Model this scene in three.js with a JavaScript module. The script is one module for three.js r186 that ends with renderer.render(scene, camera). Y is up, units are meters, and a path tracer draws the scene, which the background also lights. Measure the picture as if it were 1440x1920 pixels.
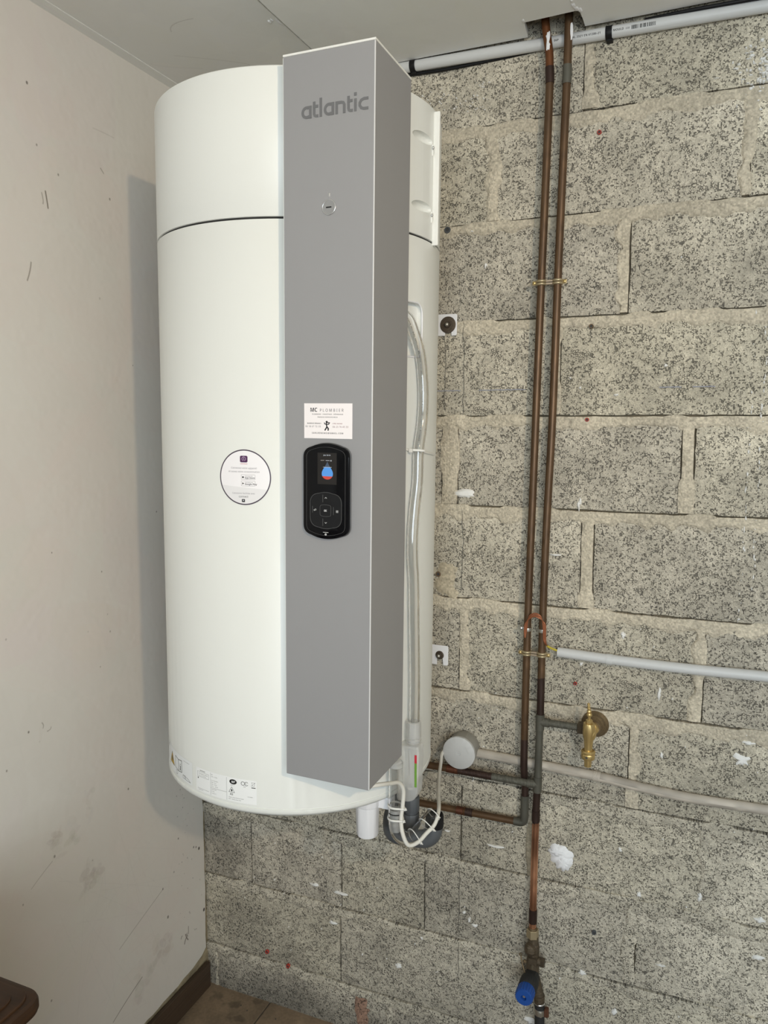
import * as THREE from 'three';
import { mergeGeometries, toCreasedNormals } from 'three/addons/utils/BufferGeometryUtils.js';
import { RoundedBoxGeometry } from 'three/addons/geometries/RoundedBoxGeometry.js';
import { RectAreaLightUniformsLib } from 'three/addons/lights/RectAreaLightUniformsLib.js';
import { Brush, Evaluator, SUBTRACTION } from 'three-bvh-csg';

// ---------------------------------------------------------------- camera, light, exposure
RectAreaLightUniformsLib.init();
const scene = new THREE.Scene();
const camera = new THREE.PerspectiveCamera(67.23, 1440 / 1920, 0.05, 60);
camera.rotation.order = 'YXZ';
camera.position.set(1.19303, 1.50983, 1.59852);
camera.rotation.set(-0.11519, 0.39757, 0.0003);
const renderer = new THREE.WebGLRenderer({ antialias: true });
renderer.toneMapping = THREE.LinearToneMapping;
renderer.toneMappingExposure = 0.92;
renderer.shadowMap.enabled = true;
scene.background = new THREE.Color(0.55, 0.72, 1.0);            // overcast sky seen through the open window
const DOOR = { x0: 1.1, x1: 3.2, y0: 0.9, y1: 2.16, z: 3.3 };   // the wide window opening behind the camera
const dayLight = new THREE.RectAreaLight(new THREE.Color(0.9, 0.99, 1.03), 8.0, DOOR.x1 - DOOR.x0, DOOR.y1 - DOOR.y0);
dayLight.position.set((DOOR.x0 + DOOR.x1) / 2, (DOOR.y0 + DOOR.y1) / 2, DOOR.z - 0.02);
scene.add(dayLight);
const LAMP = new THREE.Vector3(1.96, 2.05, 2.0);               // the warm spot lamp under the ceiling
const LAMP_AIM = new THREE.Vector3(0.22, 1.45, 0.22);
const LAMP_POWER = 4.7;

// ---------------------------------------------------------------- helpers
let seed = 7;
const rnd = () => { seed = (seed * 1664525 + 1013904223) >>> 0; return seed / 4294967296; };
const rr = (a, b) => a + (b - a) * rnd();
const hash2 = (i, j, s = 0) => { let h = Math.imul(i, 374761393) ^ Math.imul(j, 668265263) ^ Math.imul(s + 1, 1274126177); h = Math.imul(h ^ (h >>> 13), 1274126177); return ((h ^ (h >>> 16)) >>> 0) / 4294967296; };
const mod = (a, n) => ((a % n) + n) % n;
function vnoise(x, y, s = 0, p = 1e6) {                         // value noise, periodic over p cells
  const i = Math.floor(x), j = Math.floor(y), fx = x - i, fy = y - j, u = fx * fx * (3 - 2 * fx), v = fy * fy * (3 - 2 * fy);
  const a = hash2(mod(i, p), mod(j, p), s), b = hash2(mod(i + 1, p), mod(j, p), s), c = hash2(mod(i, p), mod(j + 1, p), s), d = hash2(mod(i + 1, p), mod(j + 1, p), s);
  return a + (b - a) * u + (c - a) * v + (a - b - c + d) * u * v;
}
const fbm = (x, y, s = 0, o = 4) => { let t = 0, a = 0.5, f = 1; for (let k = 0; k < o; k++) { t += a * vnoise(x * f, y * f, s + k); a *= 0.5; f *= 2; } return t / (1 - Math.pow(0.5, o)); };
const sstep = (a, b, x) => { const t = Math.min(1, Math.max(0, (x - a) / (b - a))); return t * t * (3 - 2 * t); };
const V = (x, y, z) => new THREE.Vector3(x, y, z);
const clamp01 = (x) => Math.min(1, Math.max(0, x));

const used = new Map();
function numbered(n) { const k = used.get(n) ?? 0; used.set(n, k + 1); return k ? n + '_' + String(k).padStart(3, '0') : n; }
function geo(list) {
  list = [].concat(list).map((g) => { let q = g.index ? g.toNonIndexed() : g.clone(); for (const k of Object.keys(q.attributes)) if (!['position', 'normal', 'uv', 'color'].includes(k)) q.deleteAttribute(k); if (!q.attributes.uv) q.setAttribute('uv', new THREE.BufferAttribute(new Float32Array(q.attributes.position.count * 2), 2)); return q; });
  if (list.some((g) => !g.attributes.color)) list.forEach((g) => g.deleteAttribute('color'));
  list.forEach((g) => (g.morphAttributes = {}));
  return list.length > 1 ? mergeGeometries(list) : list[0];
}
function obj(name, g, m, parent = scene) {
  const o = new THREE.Mesh(Array.isArray(g) ? geo(g) : g, m);
  o.name = parent === scene ? numbered(name) : name; o.castShadow = o.receiveShadow = true; parent.add(o);
  return o;
}
function thing(name, label, category, [x, y, z] = [0, 0, 0], group) {
  const o = new THREE.Group(); o.name = numbered(name); o.position.set(x, y, z); o.userData = { label, category };
  if (group) o.userData.group = group;
  scene.add(o); return o;
}
function struct(name) { const o = new THREE.Group(); o.name = numbered(name); o.userData = { kind: 'structure' }; scene.add(o); return o; }
const partLabel = (o, label) => { o.userData.label = label; return o; };
const moved = (g, x, y, z) => g.translate(x, y, z);
const box = (w, h, d, r = 0.001) => new RoundedBoxGeometry(w, h, d, 2, r);
function lathe(pts, seg = 32) { return new THREE.LatheGeometry(pts.map(([r, y]) => new THREE.Vector2(Math.max(r, 0), y)), seg); }
const crease = (g, a = 0.7) => toCreasedNormals(g, a);
function pathOf(pts, bend) {                                     // a polyline whose corners are rounded by bend
  const p = pts.map((q) => (q.isVector3 ? q : V(...q))), c = new THREE.CurvePath();
  let from = p[0];
  for (let i = 1; i < p.length - 1; i++) {
    const r = Math.min(bend, p[i].distanceTo(p[i - 1]) * 0.49, p[i].distanceTo(p[i + 1]) * 0.49);
    const a = p[i].clone().lerp(p[i - 1], r / p[i].distanceTo(p[i - 1])), b = p[i].clone().lerp(p[i + 1], r / p[i].distanceTo(p[i + 1]));
    c.add(new THREE.LineCurve3(from, a)); c.add(new THREE.QuadraticBezierCurve3(a, p[i], b)); from = b;
  }
  c.add(new THREE.LineCurve3(from, p[p.length - 1]));
  return c;
}
const spline = (pts) => new THREE.CatmullRomCurve3(pts.map((q) => V(...q)), false, 'centripetal');
function tube(curve, r, seg = 48, rad = 14, caps = true, flip = false) {
  const g = new THREE.TubeGeometry(curve, seg, r, rad, false), uv = g.attributes.uv, L = curve.getLength();
  for (let i = 0; i < uv.count; i++) uv.setXY(i, uv.getX(i) * L, uv.getY(i) * r * 6.283);
  if (flip) { const ix = g.index.array; for (let i = 0; i < ix.length; i += 3) { const t = ix[i]; ix[i] = ix[i + 1]; ix[i + 1] = t; } const n = g.attributes.normal; for (let i = 0; i < n.array.length; i++) n.array[i] *= -1; }
  const out = [g];
  if (caps) for (const e of [0, 1]) {
    const d = new THREE.CircleGeometry(r, rad); const t = curve.getTangentAt(e).multiplyScalar(e ? 1 : -1), q = new THREE.Quaternion().setFromUnitVectors(V(0, 0, 1), t);
    d.applyQuaternion(q); const p = curve.getPointAt(e); d.translate(p.x, p.y, p.z); out.push(d);
  }
  return geo(out);
}
function rod(a, b, r, r2 = r, rad = 20) {                         // straight closed cylinder from a to b
  const A = V(...a), B = V(...b), L = A.distanceTo(B), g = new THREE.CylinderGeometry(r2, r, L, rad);
  g.applyQuaternion(new THREE.Quaternion().setFromUnitVectors(V(0, 1, 0), B.clone().sub(A).normalize()));
  const c = A.lerp(B, 0.5); return g.translate(c.x, c.y, c.z);
}
function along(g, a, b) {                                         // a lathe or cylinder built along +y from 0, laid from a towards b
  const A = V(...a), B = V(...b); g.applyQuaternion(new THREE.Quaternion().setFromUnitVectors(V(0, 1, 0), B.sub(A).normalize())); return g.translate(A.x, A.y, A.z);
}
function hexNut(af, h, hole = 0) { const s = new THREE.Shape(); for (let i = 0; i < 6; i++) { const a = i * Math.PI / 3; s[i ? 'lineTo' : 'moveTo'](Math.cos(a) * af / 1.732, Math.sin(a) * af / 1.732); } s.closePath(); const g = new THREE.ExtrudeGeometry(s, { depth: h, bevelEnabled: true, bevelSize: 0.0008, bevelThickness: 0.0008, bevelSegments: 1 }); return g.rotateX(-Math.PI / 2); }
function ribbon(pts, w, t) {                                      // a flat stroke of width w along pts in the xy plane, t thick
  const L = [], R = [], n = pts.length;
  for (let i = 0; i < n; i++) {
    const a = pts[Math.max(0, i - 1)], b = pts[Math.min(n - 1, i + 1)], dx = b[0] - a[0], dy = b[1] - a[1], l = Math.hypot(dx, dy) || 1;
    L.push([pts[i][0] - dy / l * w / 2, pts[i][1] + dx / l * w / 2]); R.push([pts[i][0] + dy / l * w / 2, pts[i][1] - dx / l * w / 2]);
  }
  const s = new THREE.Shape([...L, ...R.reverse()].map((p) => new THREE.Vector2(...p)));
  return new THREE.ExtrudeGeometry(s, { depth: t, bevelEnabled: false });
}
const arcPts = (cx, cy, rx, ry, a0, a1, n = 20) => Array.from({ length: n + 1 }, (_, i) => { const a = (a0 + (a1 - a0) * i / n) * Math.PI / 180; return [cx + rx * Math.cos(a), cy + ry * Math.sin(a)]; });
function roundedShape(w, h, r, bulge = 0) {                      // rectangle with round corners, top and bottom bowed out by bulge
  const s = new THREE.Shape(), a = w / 2, b = h / 2 - bulge;
  s.moveTo(-a, -b + r); s.lineTo(-a, b - r); s.quadraticCurveTo(-a, b, -a + r, b + bulge * 0.35); s.quadraticCurveTo(0, b + bulge * 1.6, a - r, b + bulge * 0.35); s.quadraticCurveTo(a, b, a, b - r);
  s.lineTo(a, -b + r); s.quadraticCurveTo(a, -b, a - r, -b - bulge * 0.35); s.quadraticCurveTo(0, -b - bulge * 1.6, -a + r, -b - bulge * 0.35); s.quadraticCurveTo(-a, -b, -a, -b + r);
  return s;
}
const slab = (shape, d, bevel = 0.0008, seg = 24) => new THREE.ExtrudeGeometry(shape, { depth: d - 2 * bevel, bevelEnabled: bevel > 0, bevelSize: bevel, bevelThickness: bevel, bevelOffset: -bevel, bevelSegments: 2, curveSegments: seg }).translate(0, 0, bevel);
function blob(cx, cy, rx, ry, h, s, n = 22, rough = 0.45) {       // an irregular low mound on the wall plane (z up to h)
  const pos = [0, 0, h], uv = [cx, cy], idx = [];
  const rings = 3;
  for (let k = 1; k <= rings; k++) for (let i = 0; i < n; i++) {
    const a = i / n * 6.2832, q = (1 - rough + 2 * rough * vnoise(i * 0.9 + 3, s * 7.3, s)) * k / rings, x = rx * q * Math.cos(a), y = ry * q * Math.sin(a);
    pos.push(x, y, k === rings ? -0.0015 : h * (1 - 0.3 * k / rings) * (0.88 + 0.24 * hash2(i, k, s))); uv.push(cx + x, cy + y);
  }
  for (let i = 0; i < n; i++) idx.push(0, 1 + i, 1 + (i + 1) % n);
  for (let k = 0; k < rings - 1; k++) for (let i = 0; i < n; i++) { const a = 1 + k * n + i, b = 1 + k * n + (i + 1) % n; idx.push(a, a + n, b, b, a + n, b + n); }
  const g = new THREE.BufferGeometry(); g.setAttribute('position', new THREE.Float32BufferAttribute(pos, 3)); g.setAttribute('uv', new THREE.Float32BufferAttribute(uv, 2)); g.setIndex(idx); g.computeVertexNormals();
  return g.translate(cx, cy, 0);
}

// ---------------------------------------------------------------- textures and materials
function dataTex(n, m, f, srgb) {
  const d = new Uint8Array(n * m * 4);
  for (let j = 0; j < m; j++) for (let i = 0; i < n; i++) { const c = f(i, j), k = (j * n + i) * 4; d[k] = clamp01(c[0]) * 255; d[k + 1] = clamp01(c[1]) * 255; d[k + 2] = clamp01(c[2]) * 255; d[k + 3] = 255; }
  const t = new THREE.DataTexture(d, n, m); t.wrapS = t.wrapT = THREE.RepeatWrapping; t.magFilter = THREE.LinearFilter; t.minFilter = THREE.LinearMipmapLinearFilter; t.generateMipmaps = true;
  if (srgb) t.colorSpace = THREE.SRGBColorSpace;
  t.needsUpdate = true; return t;
}
function canvasTex(w, h, draw) { const c = document.createElement('canvas'); c.width = w; c.height = h; const x = c.getContext('2d'); draw(x, w, h); const t = new THREE.CanvasTexture(c); t.colorSpace = THREE.SRGBColorSpace; t.anisotropy = 8; return t; }
const std = (o) => new THREE.MeshStandardMaterial(o), phy = (o) => new THREE.MeshPhysicalMaterial(o);
const rgb = (r, g, b) => new THREE.Color().setRGB(r, g, b);

// porous concrete: pebbly aggregate with open pores, tile of 0.8 m
const CT = 0.8;
function pebbles(N, cells, s) {
  const f1 = new Float32Array(N * N), f2 = new Float32Array(N * N), id = new Float32Array(N * N), sc = cells / N;
  const px = new Float32Array(cells * cells), py = new Float32Array(cells * cells), pr = new Float32Array(cells * cells);
  for (let j = 0; j < cells; j++) for (let i = 0; i < cells; i++) { px[j * cells + i] = hash2(i, j, s); py[j * cells + i] = hash2(i, j, s + 5); pr[j * cells + i] = hash2(i, j, s + 9); }
  for (let j = 0; j < N; j++) for (let i = 0; i < N; i++) {
    const x = i * sc, y = j * sc, ci = Math.floor(x), cj = Math.floor(y); let a = 9, b = 9, w = 0;
    for (let v = -1; v <= 1; v++) for (let u = -1; u <= 1; u++) { const k = mod(cj + v, cells) * cells + mod(ci + u, cells), dx = ci + u + px[k] - x, dy = cj + v + py[k] - y, d = dx * dx + dy * dy; if (d < a) { b = a; a = d; w = pr[k]; } else if (d < b) b = d; }
    const k = j * N + i; f1[k] = Math.sqrt(a); f2[k] = Math.sqrt(b); id[k] = w;
  }
  return { f1, f2, id };
}
const CN = 2048, P1 = pebbles(CN, 190, 3);
const pore = new Float32Array(CN * CN);
for (let j = 0; j < CN; j++) for (let i = 0; i < CN; i++) {
  const k = j * CN + i, x = i / CN, y = j / CN;
  const g1 = 0.95 * sstep(0.24, 0.04, P1.f2[k] - P1.f1[k]) * sstep(0.54, 0.7, 0.75 * vnoise(x * 240, y * 240, 21, 240) + 0.25 * vnoise(x * 60, y * 60, 22, 60));
  const spot = sstep(0.72, 0.86, vnoise(x * 300, y * 300, 25, 300)) * sstep(0.38, 0.62, vnoise(x * 64, y * 64, 26, 64));
  pore[k] = Math.max(g1, spot);
}
const concreteMap = dataTex(CN, CN, (i, j) => {
  const k = j * CN + i, x = i / CN, y = j / CN, p = pore[k];
  const v = (0.735 + 0.07 * (P1.id[k] - 0.5) + 0.13 * (vnoise(x * 620, y * 620, 31, 620) - 0.5) + 0.08 * (vnoise(x * 95, y * 95, 33, 95) - 0.5) + 0.07 * (vnoise(x * 20, y * 20, 32, 20) - 0.5)) * (1 - 0.44 * p);
  return [v, v * 0.96, v * 0.872];
}, true);
const concreteBump = dataTex(CN, CN, (i, j) => { const k = j * CN + i, x = i / CN, y = j / CN; const h = (0.6 + 0.4 * P1.id[k] - 0.5 * P1.f1[k] * 0.4 + 0.12 * vnoise(x * 400, y * 400, 41, 400)) * (1 - 0.92 * pore[k]); return [h, h, h]; });
const mortarMap = dataTex(1024, 1024, (i, j) => {
  const x = i / 1024, y = j / 1024, g = vnoise(x * 240, y * 240, 51, 240), c = vnoise(x * 18, y * 18, 52, 18), pit = sstep(0.84, 0.93, vnoise(x * 120, y * 120, 53, 120));
  const v = (0.755 + 0.16 * (g - 0.5) + 0.1 * (vnoise(x * 620, y * 620, 57, 620) - 0.5) + 0.08 * (c - 0.5)) * (1 - 0.1 * pit); return [v, v * 0.95, v * 0.85];
}, true);
const mortarBump = dataTex(1024, 1024, (i, j) => { const x = i / 1024, y = j / 1024, v = 0.5 * vnoise(x * 300, y * 300, 51, 300) + 0.5 * vnoise(x * 110, y * 110, 54, 110); const pit = sstep(0.84, 0.93, vnoise(x * 120, y * 120, 53, 120)); return [v * (1 - 0.3 * pit), v * (1 - 0.3 * pit), v * (1 - 0.3 * pit)]; });
const grime = dataTex(512, 512, (i, j) => { const x = i / 512, y = j / 512, v = 0.9 + 0.2 * (vnoise(x * 6, y * 40, 61, 40) - 0.5) + 0.16 * (vnoise(x * 60, y * 60, 62, 60) - 0.5); return [v, v * 0.96, v * 0.92]; }, true);
const fineBump = dataTex(512, 512, (i, j) => { const x = i / 512, y = j / 512, v = 0.6 * vnoise(x * 12, y * 12, 71, 12) + 0.4 * vnoise(x * 90, y * 90, 72, 90); return [v, v, v]; });

const M = {};
M.concrete = std({ map: concreteMap, bumpMap: concreteBump, bumpScale: 0.0026, roughness: 0.95, vertexColors: true });
M.mortar = std({ map: mortarMap, bumpMap: mortarBump, bumpScale: 0.0028, roughness: 0.95, vertexColors: true });
M.backing = std({ color: rgb(0.3, 0.28, 0.24), map: mortarMap, bumpMap: mortarBump, bumpScale: 0.002, roughness: 1 });
M.white = phy({ color: rgb(0.79, 0.80, 0.765), roughness: 0.4, clearcoat: 0.12, clearcoatRoughness: 0.25 });
M.whiteTrim = std({ color: rgb(0.82, 0.82, 0.78), roughness: 0.4 });
M.gap = std({ color: rgb(0.05, 0.05, 0.05), roughness: 0.8 });
M.grey = std({ color: rgb(0.315, 0.312, 0.318), roughness: 0.48, metalness: 0.1 });
M.logo = std({ color: rgb(0.15, 0.15, 0.155), roughness: 0.55 });
M.chrome = std({ color: rgb(0.7, 0.7, 0.7), roughness: 0.25, metalness: 0.9 });
M.button = std({ color: rgb(0.33, 0.33, 0.33), roughness: 0.4, metalness: 0.3 });
M.black = phy({ color: rgb(0.006, 0.006, 0.007), roughness: 0.5, specularIntensity: 0.6 });
M.blackGloss = phy({ color: rgb(0.004, 0.004, 0.005), roughness: 0.07, specularIntensity: 0.35 });
M.keyLine = std({ color: rgb(0.09, 0.09, 0.09), roughness: 0.35 });
M.icon = std({ color: rgb(0.6, 0.6, 0.6), roughness: 0.6 });
M.copperOld = std({ color: rgb(0.15, 0.094, 0.052), map: grime, roughness: 0.45, metalness: 0.45, bumpMap: fineBump, bumpScale: 0.0003 });
M.copperRust = std({ color: rgb(0.2, 0.08, 0.03), map: grime, roughness: 0.5, metalness: 0.5, bumpMap: fineBump, bumpScale: 0.0004 });
M.copperRed = std({ color: rgb(0.15, 0.06, 0.035), map: grime, roughness: 0.45, metalness: 0.6, bumpMap: fineBump, bumpScale: 0.0005 });
M.copperBright = std({ vertexColors: true, color: rgb(0.93, 0.53, 0.35), map: grime, roughness: 0.27, metalness: 0.8 });
M.copperBurnt = std({ color: rgb(0.07, 0.046, 0.04), map: grime, roughness: 0.5, metalness: 0.6, bumpMap: fineBump, bumpScale: 0.0005 });
M.verdigris = std({ color: rgb(0.14, 0.148, 0.13), map: grime, roughness: 0.6, metalness: 0.35, bumpMap: fineBump, bumpScale: 0.0005 });
M.brass = std({ color: rgb(0.6, 0.44, 0.19), roughness: 0.32, metalness: 0.75 });
M.brassPale = std({ color: rgb(0.46, 0.38, 0.24), roughness: 0.38, metalness: 0.6 });
M.brassDull = std({ color: rgb(0.27, 0.215, 0.135), map: grime, roughness: 0.48, metalness: 0.75, bumpMap: fineBump, bumpScale: 0.0005 });
M.brassDirty = std({ color: rgb(0.15, 0.125, 0.09), map: grime, roughness: 0.55, metalness: 0.55, bumpMap: fineBump, bumpScale: 0.0008 });
M.steel = std({ color: rgb(0.55, 0.53, 0.48), roughness: 0.35, metalness: 0.9 });
M.washer = std({ color: rgb(0.13, 0.11, 0.09), map: grime, roughness: 0.5, metalness: 0.6 });
M.rust = std({ color: rgb(0.12, 0.05, 0.025), map: grime, roughness: 0.9 });
M.conduit = std({ color: rgb(0.6, 0.605, 0.6), roughness: 0.45 });
M.conduitOld = std({ color: rgb(0.62, 0.61, 0.57), map: grime, roughness: 0.6 });
M.plasticWhite = std({ color: rgb(0.8, 0.8, 0.82), roughness: 0.4 });
M.plasticGrey = std({ color: rgb(0.085, 0.092, 0.1), roughness: 0.4 });
M.jbox = std({ color: rgb(0.52, 0.52, 0.51), roughness: 0.5 });
M.jboxSide = std({ color: rgb(0.36, 0.35, 0.32), roughness: 0.6 });
M.cable = std({ color: rgb(0.72, 0.7, 0.64), roughness: 0.5 });
M.tie = std({ color: rgb(0.75, 0.74, 0.7), roughness: 0.5 });
M.clear = phy({ color: rgb(1, 1, 1), transmission: 1, roughness: 0.05, ior: 1.38, thickness: 0.002 });
M.frost = phy({ color: rgb(0.93, 0.93, 0.92), transmission: 0.75, roughness: 0.3, ior: 1.3, thickness: 0 });
M.rubber = std({ color: rgb(0.02, 0.02, 0.02), roughness: 0.7 });
M.blue = std({ color: rgb(0.012, 0.075, 0.33), roughness: 0.45 });
M.red = std({ color: rgb(0.42, 0.05, 0.035), roughness: 0.6 });
M.brownPlug = std({ color: rgb(0.14, 0.09, 0.05), roughness: 0.7 });
M.yellow = std({ color: rgb(0.55, 0.45, 0.06), roughness: 0.5 });
M.paint = std({ color: rgb(0.82, 0.81, 0.78), roughness: 0.8, bumpMap: fineBump, bumpScale: 0.001 });
M.paintBlob = std({ color: rgb(0.86, 0.86, 0.87), roughness: 0.7 });
M.crack = std({ color: rgb(0.07, 0.065, 0.055), roughness: 1 });
M.hairline = std({ color: rgb(0.14, 0.13, 0.11), roughness: 1 });
M.print = std({ color: rgb(0.17, 0.17, 0.17), roughness: 0.8 });
M.chalk = std({ color: rgb(0.31, 0.315, 0.36), roughness: 1 });

// ---------------------------------------------------------------- the room
const ROOM = { x: 4.3, z: DOOR.z, y: 2.45 };
const plain = std({ color: rgb(0.68, 0.675, 0.65), roughness: 0.9 });
{ // floor: brown ceramic tiles on a dark bed
  const f = struct('floor');
  obj('tile_bed', moved(new THREE.BoxGeometry(4.9, 0.2, 5.3), 2.05, -0.1035, 2.45), std({ color: rgb(0.1, 0.085, 0.07), roughness: 1 }), f);
  const tileTex = (s) => dataTex(256, 256, (i, j) => { const x = i / 256, y = j / 256, a = fbm(x * 5, y * 5, s, 4), b = vnoise(x * 70, y * 70, s + 3), st = sstep(0.62, 0.75, fbm(x * 9 + 3, y * 9, s + 7, 3)); const v = 0.52 + 0.22 * (a - 0.5) + 0.06 * (b - 0.5) - 0.1 * st; return [v, v * 0.86, v * 0.7]; }, true);
  const mats = [0, 1, 2].map((k) => std({ map: tileTex(80 + k * 11), roughness: 0.62, bumpMap: fineBump, bumpScale: 0.0006 }));
  const g = box(0.326, 0.012, 0.326, 0.002), P = 0.33;
  for (let j = 0; j < 10; j++) for (let i = 0; i < 13; i++) {
    const cx = 0.198 - P / 2 + (i) * P, cz = -0.03 + P / 2 + j * P;
    if (cx > ROOM.x + 0.1) continue;
    const o = obj('floor_tile', g, mats[(i * 7 + j * 5) % 3], f); o.position.set(cx, -0.006, cz); o.rotation.y = ((i + j) % 4) * Math.PI / 2;
  }
  for (let k = 0; k < 9; k++) obj('debris_speck', blob(0, 0, rr(0.0015, 0.004), rr(0.0015, 0.003), 0.0015, k + 300, 9).rotateX(-Math.PI / 2).translate(rr(0.04, 0.3), 0.0002, rr(0.03, 0.2)), k % 3 ? M.crack : M.paint, f);
}
{ // walls out of view close the room; daylight comes in only through the door opening
  const o = obj('wall_right', moved(new THREE.BoxGeometry(0.2, ROOM.y, ROOM.z + 0.4), ROOM.x + 0.1, ROOM.y / 2, ROOM.z / 2), plain); o.userData.kind = 'structure';
  const D = DOOR, w = obj('wall_front', [moved(new THREE.BoxGeometry(D.x1 - D.x0, D.y0, 0.2), (D.x0 + D.x1) / 2, D.y0 / 2, D.z + 0.1), moved(new THREE.BoxGeometry(D.x0 + 0.2, ROOM.y, 0.2), (D.x0 - 0.2) / 2, ROOM.y / 2, D.z + 0.1), moved(new THREE.BoxGeometry(ROOM.x - D.x1, ROOM.y, 0.2), (ROOM.x + D.x1) / 2, ROOM.y / 2, D.z + 0.1), moved(new THREE.BoxGeometry(D.x1 - D.x0, ROOM.y - D.y1, 0.2), (D.x0 + D.x1) / 2, (ROOM.y + D.y1) / 2, D.z + 0.1)], plain); w.userData.kind = 'structure';
  const out = obj('floor', moved(new THREE.BoxGeometry(10, 0.2, 6), 2.2, -0.12, D.z + 3.2), std({ color: rgb(0.4, 0.39, 0.37), roughness: 1 })); out.userData.kind = 'structure';
}
{ // ceiling: two painted plasterboards below a concrete slab, the right one notched round the pipes
  const c = struct('ceiling');
  obj('concrete_slab', moved(new THREE.BoxGeometry(4.9, 0.2, 5.5), 2.05, ROOM.y + 0.1, 2.45), std({ color: rgb(0.3, 0.29, 0.27), roughness: 1 }), c);
  const tex = canvasTex(1024, 1024, (x, w, h) => {                // 1.2 m of painted board with scuffs and flecks
    x.fillStyle = 'rgb(239,239,236)'; x.fillRect(0, 0, w, h);
    for (let k = 0; k < 260; k++) { const v = rr(226, 245) | 0; x.fillStyle = `rgba(${v},${v - 1},${v - 6},0.10)`; x.beginPath(); x.ellipse(rr(0, w), rr(0, h), rr(20, 120), rr(20, 90), rr(0, 3), 0, 7); x.fill(); }
    for (let k = 0; k < 26; k++) { x.fillStyle = `rgba(90,86,78,${rr(0.2, 0.7)})`; x.beginPath(); x.ellipse(rr(0, w), rr(0, h), rr(1, 3.5), rr(1, 3), 0, 0, 7); x.fill(); }
    for (let k = 0; k < 22; k++) { x.fillStyle = `rgba(238,236,228,${rr(0.3, 0.9)})`; x.beginPath(); x.ellipse(rr(0, w), rr(0, h), rr(1, 5), rr(1, 2.5), rr(0, 3), 0, 7); x.fill(); }
    for (let k = 0; k < 16; k++) { x.strokeStyle = `rgba(110,105,96,${rr(0.08, 0.22)})`; x.lineWidth = rr(1, 2.5); x.beginPath(); const a = rr(0, w), b = rr(0, h); x.moveTo(a, b); x.quadraticCurveTo(a + rr(-60, 60), b + rr(-30, 30), a + rr(-120, 120), b + rr(-80, 80)); x.stroke(); }
  });
  tex.wrapS = tex.wrapT = THREE.RepeatWrapping; tex.repeat.set(1 / 1.2, 1 / 1.2);
  const m = std({ map: tex, roughness: 0.75, bumpMap: fineBump, bumpScale: 0.0004 });
  const right = new THREE.Shape([[0.4225, 0.02], [0.8335, 0.02], [0.836, 0.05], [0.8395, 0.078], [0.9405, 0.083], [0.9425, 0.05], [0.9425, 0.02], [4.3, 0.02], [4.3, 3.29], [0.43, 3.29], [0.424, 0.6], [0.4215, 0.3], [0.4235, 0.12]].map((p) => new THREE.Vector2(...p)));
  const left = new THREE.Shape([[-0.05, 0.02], [0.4195, 0.02], [0.419, 0.12], [0.4165, 0.3], [0.4195, 0.6], [0.426, 3.29], [-0.05, 3.29]].map((p) => new THREE.Vector2(...p)));
  obj('plasterboard', new THREE.ExtrudeGeometry(right, { depth: 0.013, bevelEnabled: false }).rotateX(Math.PI / 2).translate(0, 2.268, 0), m, c);
  const l = obj('plasterboard', new THREE.ExtrudeGeometry(left, { depth: 0.013, bevelEnabled: false }).rotateX(Math.PI / 2), m, c); l.position.set(0.42, 2.271, 0); l.rotation.z = -0.072; l.geometry.translate(-0.42, 0, 0);
  for (const [x, z, s] of [[0.938, 0.088, 1], [0.943, 0.082, 2], [0.934, 0.1, 3], [0.933, 0.12, 4], [0.839, 0.085, 5], [0.403, 0.262, 6], [0.412, 0.25, 7], [0.396, 0.258, 8]]) obj('paint_flake', blob(0, 0, 0.0015 + 0.003 * hash2(s, 1), 0.004 + 0.012 * hash2(s, 2), 0.0007, s + 60, 12, 0.6).rotateX(Math.PI / 2).translate(x, x < 0.5 ? 2.2585 : 2.2545, z), M.paintBlob, c);
  // a slim strip of filler along the left wall
  obj('filler_strip', moved(new THREE.BoxGeometry(0.03, 0.004, 3.27), 0.012, 2.2865, 1.66).rotateZ(0), m, c);
}
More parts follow.
